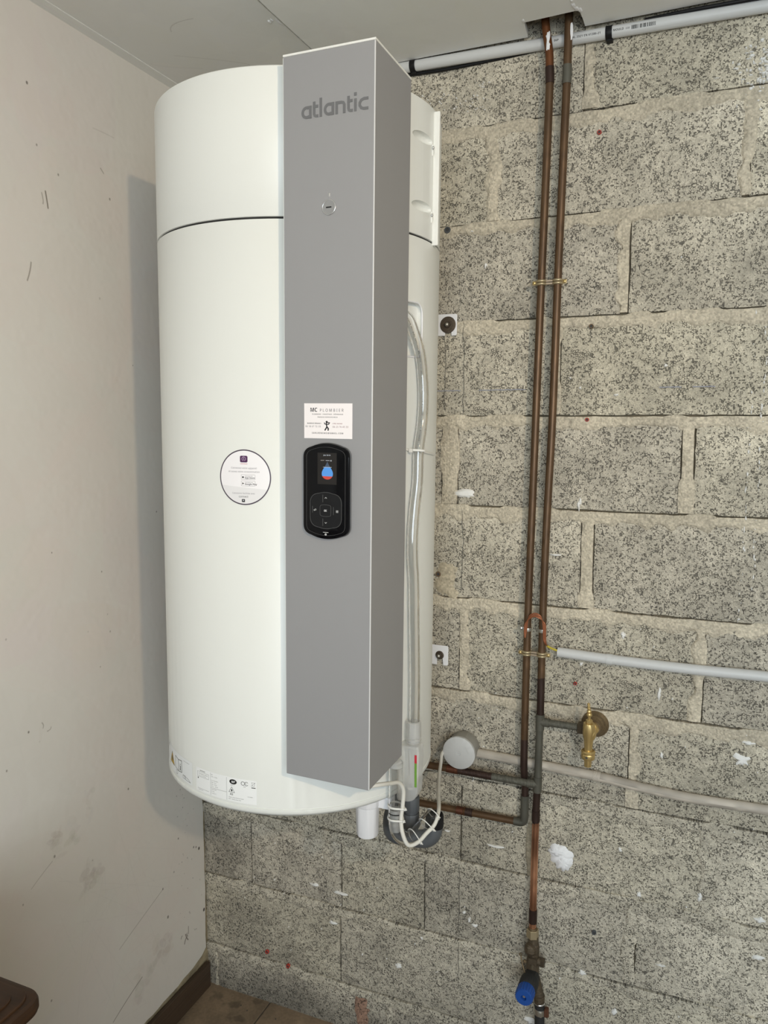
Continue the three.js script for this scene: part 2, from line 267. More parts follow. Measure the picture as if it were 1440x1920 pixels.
{ // left wall: bare render with a white skim coat that stops raggedly short of the corner and the skirting
  const w = struct('wall_left');                                    // leans a hair out of plumb
  const LEAN = 0.0036, pv = V(0, 2.29, 0); w.rotation.z = LEAN; w.position.copy(pv).sub(pv.clone().applyAxisAngle(V(0, 0, 1), LEAN));
  obj('render_core', moved(new THREE.BoxGeometry(0.2, ROOM.y + 0.02, ROOM.z + 0.4), -0.104, ROOM.y / 2, ROOM.z / 2), std({ color: rgb(0.6, 0.56, 0.46), map: mortarMap, roughness: 1, bumpMap: mortarBump, bumpScale: 0.002 }), w);
  const TW = 1.5, TH = 2.4;
  const tex = canvasTex(1280, 2048, (x, W, H) => {
    x.fillStyle = 'rgb(220,216,209)'; x.fillRect(0, 0, W, H);
    const at = (z, y) => [z / TW * W, (1 - y / TH) * H];
    for (let k = 0; k < 500; k++) { const v = rr(-9, 7) | 0; x.fillStyle = `rgba(${218 + v},${213 + v},${206 + v},0.13)`; x.beginPath(); x.ellipse(rr(0, W), rr(0, H), rr(15, 130), rr(15, 150), rr(0, 3), 0, 7); x.fill(); }
    const smudge = (z, y, rz, ry, a, c = '105,92,78') => { const [px, py] = at(z, y); for (let k = 0; k < 14; k++) { x.fillStyle = `rgba(${c},${a * rr(0.05, 0.2)})`; x.beginPath(); x.ellipse(px + rr(-1, 1) * rz / TW * W, py + rr(-1, 1) * ry / TH * H, rr(0.2, 0.6) * rz / TW * W, rr(0.2, 0.6) * ry / TH * H, rr(0, 3), 0, 7); x.fill(); } };
    const line = (z0, y0, z1, y1, lw, a, c = '70,60,50') => { const p = at(z0, y0), q = at(z1, y1); x.strokeStyle = `rgba(${c},${a})`; x.lineWidth = lw; x.lineCap = 'round'; x.beginPath(); x.moveTo(...p); x.quadraticCurveTo((p[0] + q[0]) / 2 + rr(-4, 4), (p[1] + q[1]) / 2 + rr(-4, 4), ...q); x.stroke(); };
    const dot = (z, y, r, a) => { const [px, py] = at(z, y); x.fillStyle = `rgba(50,44,36,${a})`; x.beginPath(); x.ellipse(px, py, r, r * 1.3, 0, 0, 7); x.fill(); };
    line(0.4346, 1.95, 0.43, 1.92, 2.4, 0.6); line(0.444, 1.945, 0.442, 1.925, 1.5, 0.4);
    line(0.478, 1.81, 0.489, 1.775, 2.2, 0.4); dot(0.4655, 2.135, 2, 0.5); dot(0.45, 2.03, 1.5, 0.4); dot(0.4, 1.99, 1.6, 0.4);
    line(0.2836, 2.036, 0.275, 2.028, 2, 0.35); line(0.24, 2.11, 0.3, 2.11, 1.5, 0.12); dot(0.26, 1.98, 1.8, 0.4);
    smudge(0.4956, 0.655, 0.014, 0.03, 0.35); dot(0.499, 0.635, 2, 0.4); line(0.505, 0.628, 0.56, 0.6, 1.3, 0.25);
    smudge(0.44, 0.66, 0.02, 0.03, 0.2); smudge(0.395, 0.7, 0.012, 0.03, 0.2);
    smudge(0.4, 0.55, 0.03, 0.022, 0.4); smudge(0.41, 0.525, 0.025, 0.02, 0.35);
    line(0.33, 0.318, 0.175, 0.372, 1.5, 0.28); dot(0.175, 0.373, 1.8, 0.5);
    line(0.36, 0.16, 0.26, 0.2, 1.7, 0.5); smudge(0.18, 0.22, 0.03, 0.035, 0.3); smudge(0.25, 0.19, 0.03, 0.04, 0.3);
    line(0.094, 0.2, 0.085, 0.18, 2.4, 0.6); line(0.092, 0.19, 0.1, 0.178, 2.6, 0.6); line(0.082, 0.215, 0.083, 0.195, 1.8, 0.5); line(0.108, 0.205, 0.113, 0.2, 2, 0.5); line(0.088, 0.2, 0.086, 0.19, 2.2, 0.5);
    dot(0.021, 0.62, 3.4, 0.85); dot(0.028, 0.4, 2.6, 0.8); dot(0.05, 0.415, 1.8, 0.6); dot(0.04, 0.41, 1.6, 0.6); dot(0.11, 0.47, 1.6, 0.6); dot(0.125, 0.66, 3.2, 0.5); dot(0.015, 0.22, 3, 0.8); dot(0.16, 0.29, 2.5, 0.5);
    for (let k = 0; k < 40; k++) dot(rr(0.02, 0.12), rr(0.15, 0.7), rr(0.7, 1.4), rr(0.15, 0.45));
    for (let k = 0; k < 40; k++) dot(rr(0.1, 1.4), rr(0.15, 2.2), rr(0.8, 2), rr(0.1, 0.5));
    line(0.5, 0.9, 0.49, 0.905, 1.3, 0.4); dot(0.545, 0.915, 1.6, 0.5); line(0.512, 0.922, 0.51, 0.91, 1.3, 0.4);
    for (let k = 0; k < 30; k++) line(rr(0.1, 0.5), rr(0.12, 0.6), rr(0.1, 0.5), rr(0.12, 0.6), 1, 0.035);
  });
  tex.wrapS = tex.wrapT = THREE.RepeatWrapping; tex.repeat.set(1 / TW, 1 / TH);
  const pts = [[3.3, 2.38], [3.3, 0.075], [0.9, 0.076]];
  for (let z = 0.85; z > 0.02; z -= 0.02) pts.push([z, 0.074 + 0.03 * Math.exp(-z / 0.1) + 0.004 * vnoise(z * 60, 3, 4)]);
  for (let y = 0.11; y < 2.37; y += 0.012) pts.push([0.0075 + 0.003 * (fbm(y * 22, 1, 5, 3) - 0.5) * 2 + 0.007 * Math.exp(-Math.abs(y - 0.14) / 0.03) + (y > 1 ? -0.004 : 0), y]);
  pts.push([0.009, 2.38]);
  const g = new THREE.ExtrudeGeometry(new THREE.Shape(pts.map((p) => new THREE.Vector2(...p))), { depth: 0.0045, bevelEnabled: false });
  const uvb = tex;
  obj('plaster_skim', g.rotateY(-Math.PI / 2).translate(0, 0, 0), std({ map: uvb, roughness: 0.7, bumpMap: fineBump, bumpScale: 0.0008 }), w);
  const b = obj('baseboard_left', moved(box(0.012, 0.07, 3.28, 0.002), 0.0135, 0.0355, 1.65), std({ color: rgb(0.085, 0.06, 0.042), map: grime, roughness: 0.5, bumpMap: fineBump, bumpScale: 0.0006 })); b.userData.kind = 'structure';
}

// ---------------------------------------------------------------- the block wall
const wall = struct('wall_back');
obj('mortar_bed', moved(new THREE.BoxGeometry(4.7, ROOM.y, 0.2), 2.15, ROOM.y / 2, -0.111), M.backing, wall);
const JY = [-0.01, 0.121, 0.32, 0.516, 0.715, 0.918, 1.128, 1.333, 1.525, 1.722, 1.92, 2.111, 2.312, 2.44];
const T = 0.0016;                                                  // half of a dry joint
// per course: [left edge, right edge of the mortar, open crack on its left, on its right]
const HEAD = [
  [[0.026, 0.034, 0, 1], [0.53, 0.545, 0, 0], [1.03, 1.045, 0, 0], [1.53, 1.545, 0, 0]],
  [[0.404 - T, 0.404 + T, 2, 2], [0.89, 0.91, 0, 0], [1.4, 1.42, 0, 0], [1.9, 1.92, 0, 0]],
  [[0.15 - T, 0.15 + T, 2, 2], [0.408 - T, 0.408 + T, 2, 2], [0.625 - T, 0.625 + T, 2, 2], [1.07, 1.0965, 0, 1], [1.58, 1.6, 0, 1]],
  [[0.21, 0.23, 0, 0], [0.712 - T, 0.712 + T, 2, 2], [1.212, 1.242, 0, 0], [1.71, 1.73, 0, 0]],
  [[0.09, 0.11, 0, 0], [0.575, 0.595, 0, 0], [1.071, 1.092, 1, 0], [1.57, 1.59, 1, 0]],
  [[0.2, 0.22, 0, 0], [0.704, 0.727, 1, 0], [1.18, 1.2035, 0, 1], [1.69, 1.71, 0, 0]],
  [[0.465, 0.485, 0, 0], [0.962, 0.985, 1, 1], [1.465, 1.485, 0, 0]],
  [[0.16, 0.18, 0, 0], [0.66, 0.694, 1, 1], [1.147, 1.168, 1, 1], [1.65, 1.67, 0, 0]],
  [[0.395, 0.41, 0, 0], [0.89, 0.908, 0, 1], [1.395, 1.412, 0, 0]],
  [[0.515, 0.535, 0, 0], [1.012, 1.036, 0, 1], [1.52, 1.54, 0, 1]],
  [[0.255, 0.28, 0, 0], [0.747, 0.778, 0, 0], [1.219, 1.25, 0, 0], [1.72, 1.745, 0, 0]],
  [[0.445, 0.467, 0, 0], [0.941, 0.966, 1, 0], [1.445, 1.467, 0, 0]],
  [[0.2, 0.22, 0, 0], [0.7, 0.72, 0, 0], [1.2, 1.22, 0, 0], [1.7, 1.72, 0, 0]],
];
const X1 = 2.2;
const stainAndShade = (x, y) => {                                           // lime bloom, dampness at the floor, and painted shade at lower left
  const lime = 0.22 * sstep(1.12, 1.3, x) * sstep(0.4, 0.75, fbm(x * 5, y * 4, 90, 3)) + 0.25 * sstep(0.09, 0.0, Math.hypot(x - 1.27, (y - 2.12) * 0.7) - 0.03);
  const dampAndShade = 0.3 * sstep(0.08, 0.0, y - 0.03 * fbm(x * 9, 1, 91, 3)) + 0.24 * sstep(0.4, 0.65, fbm(x * 4 + 9, y * 4, 92, 3)) * sstep(1.0, 0.6, y) * sstep(0.95, 0.7, x);  // second term paints the shade below the tank into the block colour
  return 1 + lime - dampAndShade;
};
function fieldMesh(nx, ny, at, sk, shade, du, dv, tile) {           // a heightfield at(u, v) -> [x, y, z] with a skirt reaching back by sk
  const pos = [], col = [], uv = [], idx = [], put = (p) => { pos.push(...p); const c = shade(p[0], p[1]); col.push(...c); uv.push(p[0] / tile + du, p[1] / tile + dv); return pos.length / 3 - 1; };
  for (let j = 0; j <= ny; j++) for (let i = 0; i <= nx; i++) put(at(i / nx, j / ny));
  const id = (i, j) => j * (nx + 1) + i;
  for (let j = 0; j < ny; j++) for (let i = 0; i < nx; i++) idx.push(id(i, j), id(i + 1, j), id(i + 1, j + 1), id(i, j), id(i + 1, j + 1), id(i, j + 1));
  const ring = []; for (let i = 0; i < nx; i++) ring.push(id(i, 0)); for (let j = 0; j < ny; j++) ring.push(id(nx, j)); for (let i = nx; i > 0; i--) ring.push(id(i, ny)); for (let j = ny; j > 0; j--) ring.push(id(0, j));
  const base = ring.map((k) => [put(pos.slice(k * 3, k * 3 + 3)), put([pos[k * 3], pos[k * 3 + 1], pos[k * 3 + 2] - sk])]);
  for (let k = 0; k < base.length; k++) { const [a, b] = base[k], [c, d] = base[(k + 1) % base.length]; idx.push(a, b, c, c, b, d); }
  const g = new THREE.BufferGeometry(); g.setAttribute('position', new THREE.Float32BufferAttribute(pos, 3)); g.setAttribute('color', new THREE.Float32BufferAttribute(col, 3)); g.setAttribute('uv', new THREE.Float32BufferAttribute(uv, 2)); g.setIndex(idx); g.computeVertexNormals();
  return g;
}
function block(x0, x1, y0, y1, s) {
  if (x1 - x0 < 0.012) return;
  const tone = 0.93 + 0.14 * hash2(s, 1), warm = 0.975 + 0.05 * hash2(s, 2), bx = hash2(s, 3) - 0.5, by = hash2(s, 4) - 0.5;
  const g = fieldMesh(Math.max(2, Math.ceil((x1 - x0) / 0.014)), 12, (u, v) => {
    const e = Math.min(1, Math.min(u * (x1 - x0), (1 - u) * (x1 - x0), v * (y1 - y0), (1 - v) * (y1 - y0)) / 0.008);
    let x = x0 + (x1 - x0) * u, y = y0 + (y1 - y0) * v;
    const n1 = vnoise(x * 70, y * 70, s) - 0.5, n2 = vnoise(x * 70 + 9, y * 70 + 4, s + 1) - 0.5;
    if (e < 1) { x += 0.003 * n1 * (1 - e); y += 0.003 * n2 * (1 - e); }
    return [x, y, -0.0022 * (1 - e) * (1 - e) + 0.0035 * (fbm(x * 9, y * 9, 95, 3) - 0.5) + 0.002 * bx * (u - 0.5) + 0.002 * by * (v - 0.5)];
  }, 0.015, (x, y) => { const k = tone * stainAndShade(x, y) * (0.84 + 0.32 * fbm(x * 15, y * 15, 96, 3)) * (0.96 + 0.1 * sstep(0.35, 0.95, (y - y0) / (y1 - y0) + 0.35 * (fbm(x * 11, y * 11, 98, 3) - 0.5))); return [k, k * (0.985 + 0.015 * warm), k * warm]; }, hash2(s, 5), hash2(s, 6), CT);
  obj('concrete_block', g, M.concrete, wall);
}
function mortar(name, x0, x1, y0, y1, s, horizontal, cA, cB) {
  const low = y1 < 0.73;                                           // the bottom courses were bedded in the same coarse grey mix      // cA, cB: the edge at the start (left or bottom) and at the end stands off as an open crack
  const len = horizontal ? x1 - x0 : y1 - y0, wid = horizontal ? y1 - y0 : x1 - x0, n = Math.max(4, Math.ceil(len / 0.007));
  const g = fieldMesh(horizontal ? n : 6, horizontal ? 6 : n, (u, v) => {
    const a = horizontal ? u : v, t = horizontal ? v : u, along = (horizontal ? x0 : y0) + a * len;
    const rag = (k, c) => (c ? 0.0014 : 0.014) * (fbm(along * 45, k, s, 3) - 0.5) * 2;
    let c = t * wid + (1 - t) * rag(1, cA) + t * rag(2, cB);
    const closed = sstep(0.5, 0.62, fbm(along * 16, 5, s + 3, 2));
    if (cB) c += t * t * 0.0042 * closed; if (cA) c -= (1 - t) * (1 - t) * 0.0042 * closed;
    const eA = Math.min(1, t / 0.25), eB = Math.min(1, (1 - t) / 0.25);
    let z = 0.0022 + 0.0062 * (fbm(along * 55, t * 2.2 + s, s + 5, 3) - 0.5) - (cA ? 0.0015 : 0.0058) * (1 - eA) * (1 - eA) - (cB ? 0.0015 : 0.0058) * (1 - eB) * (1 - eB);
    return horizontal ? [along, y0 + c, z] : [x0 + c, along, z];
  }, 0.016, (x, y) => { const k = (low ? 1.06 : 1) * (0.96 + 0.1 * hash2(s, 1)) * (0.6 + 0.4 * stainAndShade(x, y)) * (0.93 + 0.14 * fbm(x * 12, y * 12, 97, 2)); return [k, k, k]; }, hash2(s, 7), hash2(s, 8), 0.8);
  obj(name, g, low ? M.concrete : M.mortar, wall);
}
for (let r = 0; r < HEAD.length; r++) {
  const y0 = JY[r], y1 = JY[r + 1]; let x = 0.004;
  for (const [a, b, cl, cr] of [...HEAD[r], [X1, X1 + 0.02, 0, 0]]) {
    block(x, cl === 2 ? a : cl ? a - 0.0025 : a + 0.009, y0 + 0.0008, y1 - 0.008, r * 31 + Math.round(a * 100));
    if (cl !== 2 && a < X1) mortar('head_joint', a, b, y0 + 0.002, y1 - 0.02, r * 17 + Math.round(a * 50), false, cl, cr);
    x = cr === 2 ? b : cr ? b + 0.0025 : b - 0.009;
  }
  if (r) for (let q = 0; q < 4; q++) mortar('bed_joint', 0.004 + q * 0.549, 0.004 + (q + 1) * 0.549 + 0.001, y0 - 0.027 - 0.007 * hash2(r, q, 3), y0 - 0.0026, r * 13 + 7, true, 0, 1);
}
// what the wall carries: hairline cracks, chalk, plaster smears, paint splashes
const wavy = (x, y0, y1, w, s, amp = 0.003) => ribbon(Array.from({ length: Math.ceil((y1 - y0) / 0.008) + 1 }, (_, i) => { const y = y0 + i * 0.008; return [x + amp * 2 * (fbm(y * 40, s, 9, 3) - 0.5), y]; }), w, 0.0006).translate(0, 0, 0.0028);
for (const [x, a, b] of [[0.707, 1.527, 1.712], [0.709, 1.145, 1.32], [0.665, 1.54, 1.69], [0.711, 0.33, 0.5], [0.711, 0.2, 0.31]]) obj('hairline_crack', wavy(x, a, b, 0.0009, x * 10 + a, 0.0045), M.hairline, wall);
for (const [a, b] of [[0.645, 0.7], [0.74, 0.84], [1.1, 1.14], [1.16, 1.2]]) obj('chalk_line', ribbon(Array.from({ length: 14 }, (_, i) => [a + (b - a) * i / 13, 1.5785 + 0.0012 * (hash2(i, 4) - 0.5)]), 0.0018, 0.0005).translate(0, 0, 0.0026), M.chalk, wall);
obj('plaster_smear', [blob(0.672, 1.18, 0.026, 0.028, 0.0042, 11, 26, 0.3), blob(0.665, 1.155, 0.022, 0.024, 0.004, 12, 26, 0.3), blob(0.682, 1.145, 0.014, 0.02, 0.004, 13)], std({ color: rgb(0.95, 0.93, 0.88), map: mortarMap, roughness: 0.9, bumpMap: mortarBump, bumpScale: 0.001 }), wall);
obj('plaster_smear', [blob(0.71, 1.358, 0.024, 0.009, 0.0045, 14, 22, 0.3)], M.paint, wall);
obj('plaster_smear', [blob(0.869, 0.585, 0.009, 0.07, 0.0045, 18, 30, 0.2)], std({ color: rgb(0.8, 0.78, 0.73), map: mortarMap, roughness: 0.9 }), wall);
partLabel(obj('plaster_smear', [blob(0.462, 0.055, 0.02, 0.05, 0.0045, 19, 26, 0.35)], std({ color: rgb(0.62, 0.42, 0.37), map: concreteMap, roughness: 1 }), wall), 'reddish smear near the floor');
partLabel(obj('plaster_patch', [blob(0.939, 0.577, 0.027, 0.028, 0.007, 15, 34, 0.22), blob(0.945, 0.566, 0.02, 0.022, 0.0085, 16, 28, 0.3), blob(0.93, 0.588, 0.018, 0.014, 0.0085, 17, 28, 0.35)], M.paintBlob, wall), 'bright white plaster dab');
for (const [x, y, rx, ry, s] of [[0.954, 1.345, 0.004, 0.011, 1], [0.957, 1.352, 0.003, 0.006, 2], [0.9076, 1.2371, 0.014, 0.003, 3], [0.9687, 1.0099, 0.004, 0.005, 4], [1.1238, 0.9683, 0.004, 0.013, 5], [1.28, 0.855, 0.014, 0.013, 6], [1.292, 0.892, 0.013, 0.005, 7], [1.133, 0.84, 0.004, 0.007, 8], [1.2186, 0.5557, 0.005, 0.012, 9], [1.329, 0.533, 0.009, 0.006, 10], [1.15, 0.384, 0.008, 0.003, 11], [0.408, 0.358, 0.02, 0.004, 12], [0.334, 0.363, 0.012, 0.005, 13], [0.385, 0.274, 0.01, 0.004, 14], [0.794, 0.567, 0.02, 0.004, 15], [0.748, 0.365, 0.007, 0.005, 16], [0.735, 0.375, 0.004, 0.007, 17], [0.722, 0.391, 0.005, 0.004, 18], [1.328, 0.453, 0.012, 0.006, 19], [0.93, 1.6, 0.003, 0.003, 20], [1.02, 1.565, 0.004, 0.003, 21], [0.95, 1.58, 0.003, 0.003, 22], [1.05, 1.08, 0.004, 0.006, 23], [1.11, 1.62, 0.004, 0.004, 24], [0.72, 1.905, 0.005, 0.002, 25], [0.75, 1.835, 0.003, 0.007, 26], [1.13, 1.82, 0.003, 0.003, 27], [1.06, 0.62, 0.005, 0.005, 28], [1.1, 0.53, 0.005, 0.007, 29], [0.68, 0.58, 0.006, 0.003, 30], [0.62, 0.3, 0.006, 0.006, 31], [0.56, 0.21, 0.008, 0.007, 32], [0.99, 0.32, 0.007, 0.006, 33], [1.06, 0.25, 0.006, 0.01, 34], [0.88, 0.17, 0.012, 0.008, 35]])
  obj('paint_splash', blob(x, y, rx, ry, 0.0036, s + 100, 20, 0.6), M.paint, wall);
{ // flecks of whitewash, too many and small to count
  const list = []; for (let k = 0; k < 150; k++) { const t = rnd() * 6.283, q = Math.sqrt(-2 * Math.log(rnd() * 0.998 + 1e-3)) * 0.5; list.push(blob(1.262 + 0.052 * q * Math.cos(t), 2.135 + 0.06 * q * Math.sin(t), rr(0.001, 0.005), rr(0.001, 0.004), 0.0032, k + 500, 8, 0.5)); }
  for (let k = 0; k < 70; k++) { const y = rr(1.13, 1.72); list.push(blob(1.262 + 0.006 * (hash2(k, 1) - 0.5) + 0.02 * Math.round(hash2(k, 5) * 1.2), y, rr(0.0008, 0.0022), rr(0.001, 0.007), 0.0032, k + 700, 8, 0.5)); }
  for (let k = 0; k < 60; k++) list.push(blob(0.6 + 0.16 * rnd(), 2.14 + 0.06 * rnd(), rr(0.0008, 0.003), rr(0.0008, 0.002), 0.0032, k + 800, 7, 0.5));
  for (let k = 0; k < 90; k++) list.push(blob(rr(0.1, 1.4), rr(0.1, 1.1), rr(0.0008, 0.0026), rr(0.0008, 0.0026), 0.0034, k + 900, 7, 0.5));
  obj('whitewash_fleck', list, M.paint, wall).userData.kind = 'stuff';
}

// ---------------------------------------------------------------- the water heater
const TX = 0.472, TZ = 0.29, R = 0.258, YB = 0.8465, YS = 1.823, YT = 2.0455, deg = Math.PI / 180;
const onTank = (a, y, r = R) => V(TX + r * Math.cos(a * deg), y, TZ + r * Math.sin(a * deg));
const heater = thing('water_heater', 'large white wall-hung cylindrical water heater with a grey front column, hung high in the corner', 'water heater', [0, 0, 0]);
const TILT = -0.0112, PIV = V(0.6, 1.5, 0); // it hangs a touch out of plumb
heater.rotation.z = TILT; heater.position.copy(PIV).sub(PIV.clone().applyAxisAngle(V(0, 0, 1), TILT));
const ev = new Evaluator(); ev.attributes = ['position', 'normal', 'uv']; ev.useGroups = false;
function cut(g, tools) { let b = new Brush(g); b.updateMatrixWorld(); for (const t of tools) { const k = new Brush(t); k.updateMatrixWorld(); b = ev.evaluate(b, k, SUBTRACTION); } return b.geometry; }
const solid = (pts) => lathe(pts, 160).translate(TX, 0, TZ);
{
  const pocket = slab(roundedShape(0.09, 0.091, 0.018), 0.05, 0.001, 12).rotateY(Math.PI / 2 - 18 * deg); const pp = onTank(18, 1.668, R - 0.013); pocket.translate(pp.x, pp.y, pp.z);
  const lower = cut(solid([[0, YB], [R - 0.014, YB], [R - 0.0135, YB], [R - 0.004, YB + 0.003], [R + 0.0005, YB + 0.008], [R + 0.0008, YB + 0.0085], [R + 0.0008, YB + 0.0145], [R + 0.0006, YB + 0.015], [R - 0.001, YB + 0.0156], [R - 0.001, YB + 0.0166], [R, YB + 0.0174], [R, YB + 0.018], [R, YS - 0.0025], [R - 0.0003, YS - 0.002], [R - 0.002, YS - 0.0015], [0, YS - 0.0015]]), [pocket]);
  obj('lower_casing', crease(lower, 0.6), M.white, heater);
  { const rim = [], a0 = 8.2, a1 = 28, y0 = 1.6225, y1 = 1.7135, q = (a, y) => rim.push(onTank(a, y, R + 0.0003)); for (let k = 0; k <= 6; k++) { const t = k / 6 * Math.PI / 2; q(a0 + 4 - 4 * Math.cos(t), y1 - 0.018 + 0.018 * Math.sin(t)); } for (let k = 1; k < 8; k++) q(a0 + 4 + (a1 - a0 - 4) * k / 8, y1); q(a1, y1); q(a1, y0); for (let k = 7; k > 0; k--) q(a0 + 4 + (a1 - a0 - 4) * k / 8, y0); for (let k = 0; k <= 6; k++) { const t = k / 6 * Math.PI / 2; q(a0 + 4 - 4 * Math.sin(t), y0 + 0.018 - 0.018 * Math.cos(t)); }
    obj('recess_rim', new THREE.TubeGeometry(new THREE.CatmullRomCurve3(rim, true, 'centripetal'), 120, 0.0016, 8, true), M.plasticWhite, heater); }
  const scoops = [[9, 1.984], [9, 1.8735]].map(([a, y]) => { const g = new THREE.SphereGeometry(1, 32, 20); g.scale(0.036, 0.0085, 0.014); g.rotateZ(0.05); g.rotateY(Math.PI / 2 - a * deg); const p = onTank(a, y, R + 0.002); return g.translate(p.x, p.y, p.z); });
  const upper = cut(solid([[0, YS + 0.0015], [R - 0.002, YS + 0.0015], [R - 0.0003, YS + 0.002], [R, YS + 0.0025], [R, YT - 0.006], [R - 0.0008, YT - 0.0025], [R - 0.004, YT - 0.0003], [R - 0.0045, YT], [0, YT]]), scoops);
  obj('upper_casing', crease(upper, 0.6), M.white, heater);
  obj('seam_band', solid([[0, YS - 0.003], [R - 0.003, YS - 0.003], [R - 0.003, YS + 0.003], [0, YS + 0.003]]), M.gap, heater);
  // rear flange of the upper casing, with its screw tabs
  const fl = box(0.011, YT - 0.006 - (YS - 0.005), 0.0065, 0.0015).rotateY(1 * deg); const fp = onTank(-1, (YT + YS) / 2 - 0.0055, R + 0.0045); fl.translate(fp.x, fp.y, fp.z);
  const fg = obj('casing_flange', fl, M.whiteTrim, heater);
  for (const y of [1.977, 1.8665]) {
    const tab = new THREE.Shape([[-0.004, 0.006], [0.011, 0.004], [0.0, -0.009], [-0.004, -0.012]].map((p) => new THREE.Vector2(...p)));
    const g = slab(tab, 0.003, 0.0004).rotateY(Math.PI / 2).rotateY(-2 * deg); const p = onTank(0.6, y, R - 0.0008); g.rotateY(0); g.translate(p.x, p.y, p.z);
    obj('screw_tab', g, M.whiteTrim, fg);
    obj('screw', along(lathe([[0, 0], [0.003, 0], [0.003, 0.0012], [0.002, 0.002], [0, 0.002]], 16), [p.x + 0.0025, y, p.z + 0.0045], [p.x + 0.01, y, p.z + 0.0045]), M.chrome, fg);
  }
}
// front column
const C = { x0: 0.5905, x1: 0.737, zf: 0.5572, zb: 0.4186, y0: 0.943, y1: 2.0395 };
const sh = new THREE.Shape([[C.x0, -C.zf], [C.x1, -C.zf], [C.x1, -C.zb], [C.x1 - 0.045, -C.zb + 0.02], [C.x0, -C.zb + 0.02]].map((p) => new THREE.Vector2(...p)));
const column = obj('front_column', crease(slab(sh, C.y1 - C.y0, 0.0012, 4).rotateX(-Math.PI / 2).translate(0, C.y0, 0), 0.3), M.grey, heater);
const trimS = new THREE.Shape([[C.x0 - 0.0006, -C.zf - 0.0006], [C.x1 + 0.0006, -C.zf - 0.0006], [C.x1 + 0.0006, -C.zb], [C.x0, -C.zb]].map((p) => new THREE.Vector2(...p)));
obj('top_trim', slab(trimS, 0.0032, 0.0006, 2).rotateX(-Math.PI / 2).translate(0, C.y1 - 0.0006, 0), M.whiteTrim, column);
obj('edge_highlight', moved(box(0.0022, C.y1 - C.y0 - 0.001, 0.0022, 0.001), C.x1 - 0.0008, (C.y0 + C.y1) / 2, C.zf - 0.0008), std({ color: rgb(0.62, 0.62, 0.62), roughness: 0.35 }), column);  // pale strip paints in the highlight along this bevelled edge
obj('side_reflection', moved(box(0.0025, C.y1 - C.y0 - 0.001, 0.03, 0.0008), C.x0 - 0.001, (C.y0 + C.y1) / 2, C.zf - 0.0165), M.whiteTrim, column);  // white strip stands in for the bright reflection on the tank here
{ // raised lettering
  const xh = 0.0172, wd = 0.0039, th = 0.0005, y0 = 1.9485, z = C.zf + 0.0001; let x = 0.6202;
  const put = (strokes, adv) => { obj('letter', strokes.map((s, i) => ribbon(s.map(([a, b]) => [x + a * xh, y0 + b * xh]), wd, th + i * 0.00012).translate(0, 0, z)), M.logo, column); x += adv * xh; };
  const a = () => put([arcPts(0.5, 0.5, 0.37, 0.39, 60, 300, 26).concat([[0.72, 0.115]]), [[0.5, 0.885], [0.86, 0.885]], [[0.86, 1.0], [0.86, 0.0]], [[0.5, 0.115], [0.9, 0.115]]], 1.09);
  const t = () => put([[[0.13, 1.28], [0.13, 0.3], [0.17, 0.17], [0.3, 0.115], [0.52, 0.115]], [[0.05, 0.885], [0.5, 0.885]]], 0.63);
  a(); t(); put([[[0.12, 1.5], [0.12, 0]]], 0.39); a();
  put([[[0.12, 0], [0.12, 1]], [[0.12, 0.885], [0.55, 0.885], [0.74, 0.84], [0.82, 0.68], [0.82, 0]]], 1.08);
  t(); put([[[0.12, 1], [0.12, 0]], [[0.12, 1.47], [0.12, 1.22]]], 0.37);
  put([[[0.92, 0.885], [0.5, 0.885], [0.28, 0.8], [0.15, 0.6], [0.15, 0.4], [0.28, 0.2], [0.5, 0.115], [0.92, 0.115]]], 0);
}
{ // round push button with a slot, small indicator above it
  const bx = 0.6654, by = 1.8218, fwd = (g) => g.rotateX(Math.PI / 2).translate(bx, by, C.zf);
  const rim = obj('button', fwd(lathe([[0, 0], [0.0102, 0], [0.0106, 0.0006], [0.0098, 0.0014], [0.009, 0.0008], [0, 0.0008]], 40)), M.button, column);
  partLabel(rim, 'round grey push button');
  obj('button_ring', fwd(lathe([[0.0098, 0.0002], [0.0112, 0.0002], [0.0112, 0.001], [0.0104, 0.0016], [0.0098, 0.001]], 40)), M.chrome, column);
  obj('button_slot', moved(box(0.0086, 0.0016, 0.0008, 0.0003), bx, by, C.zf + 0.0012), M.black, column);
  obj('indicator_lens', moved(box(0.0026, 0.0055, 0.0012, 0.0005), bx, by + 0.0172, C.zf), M.chrome, column);
}
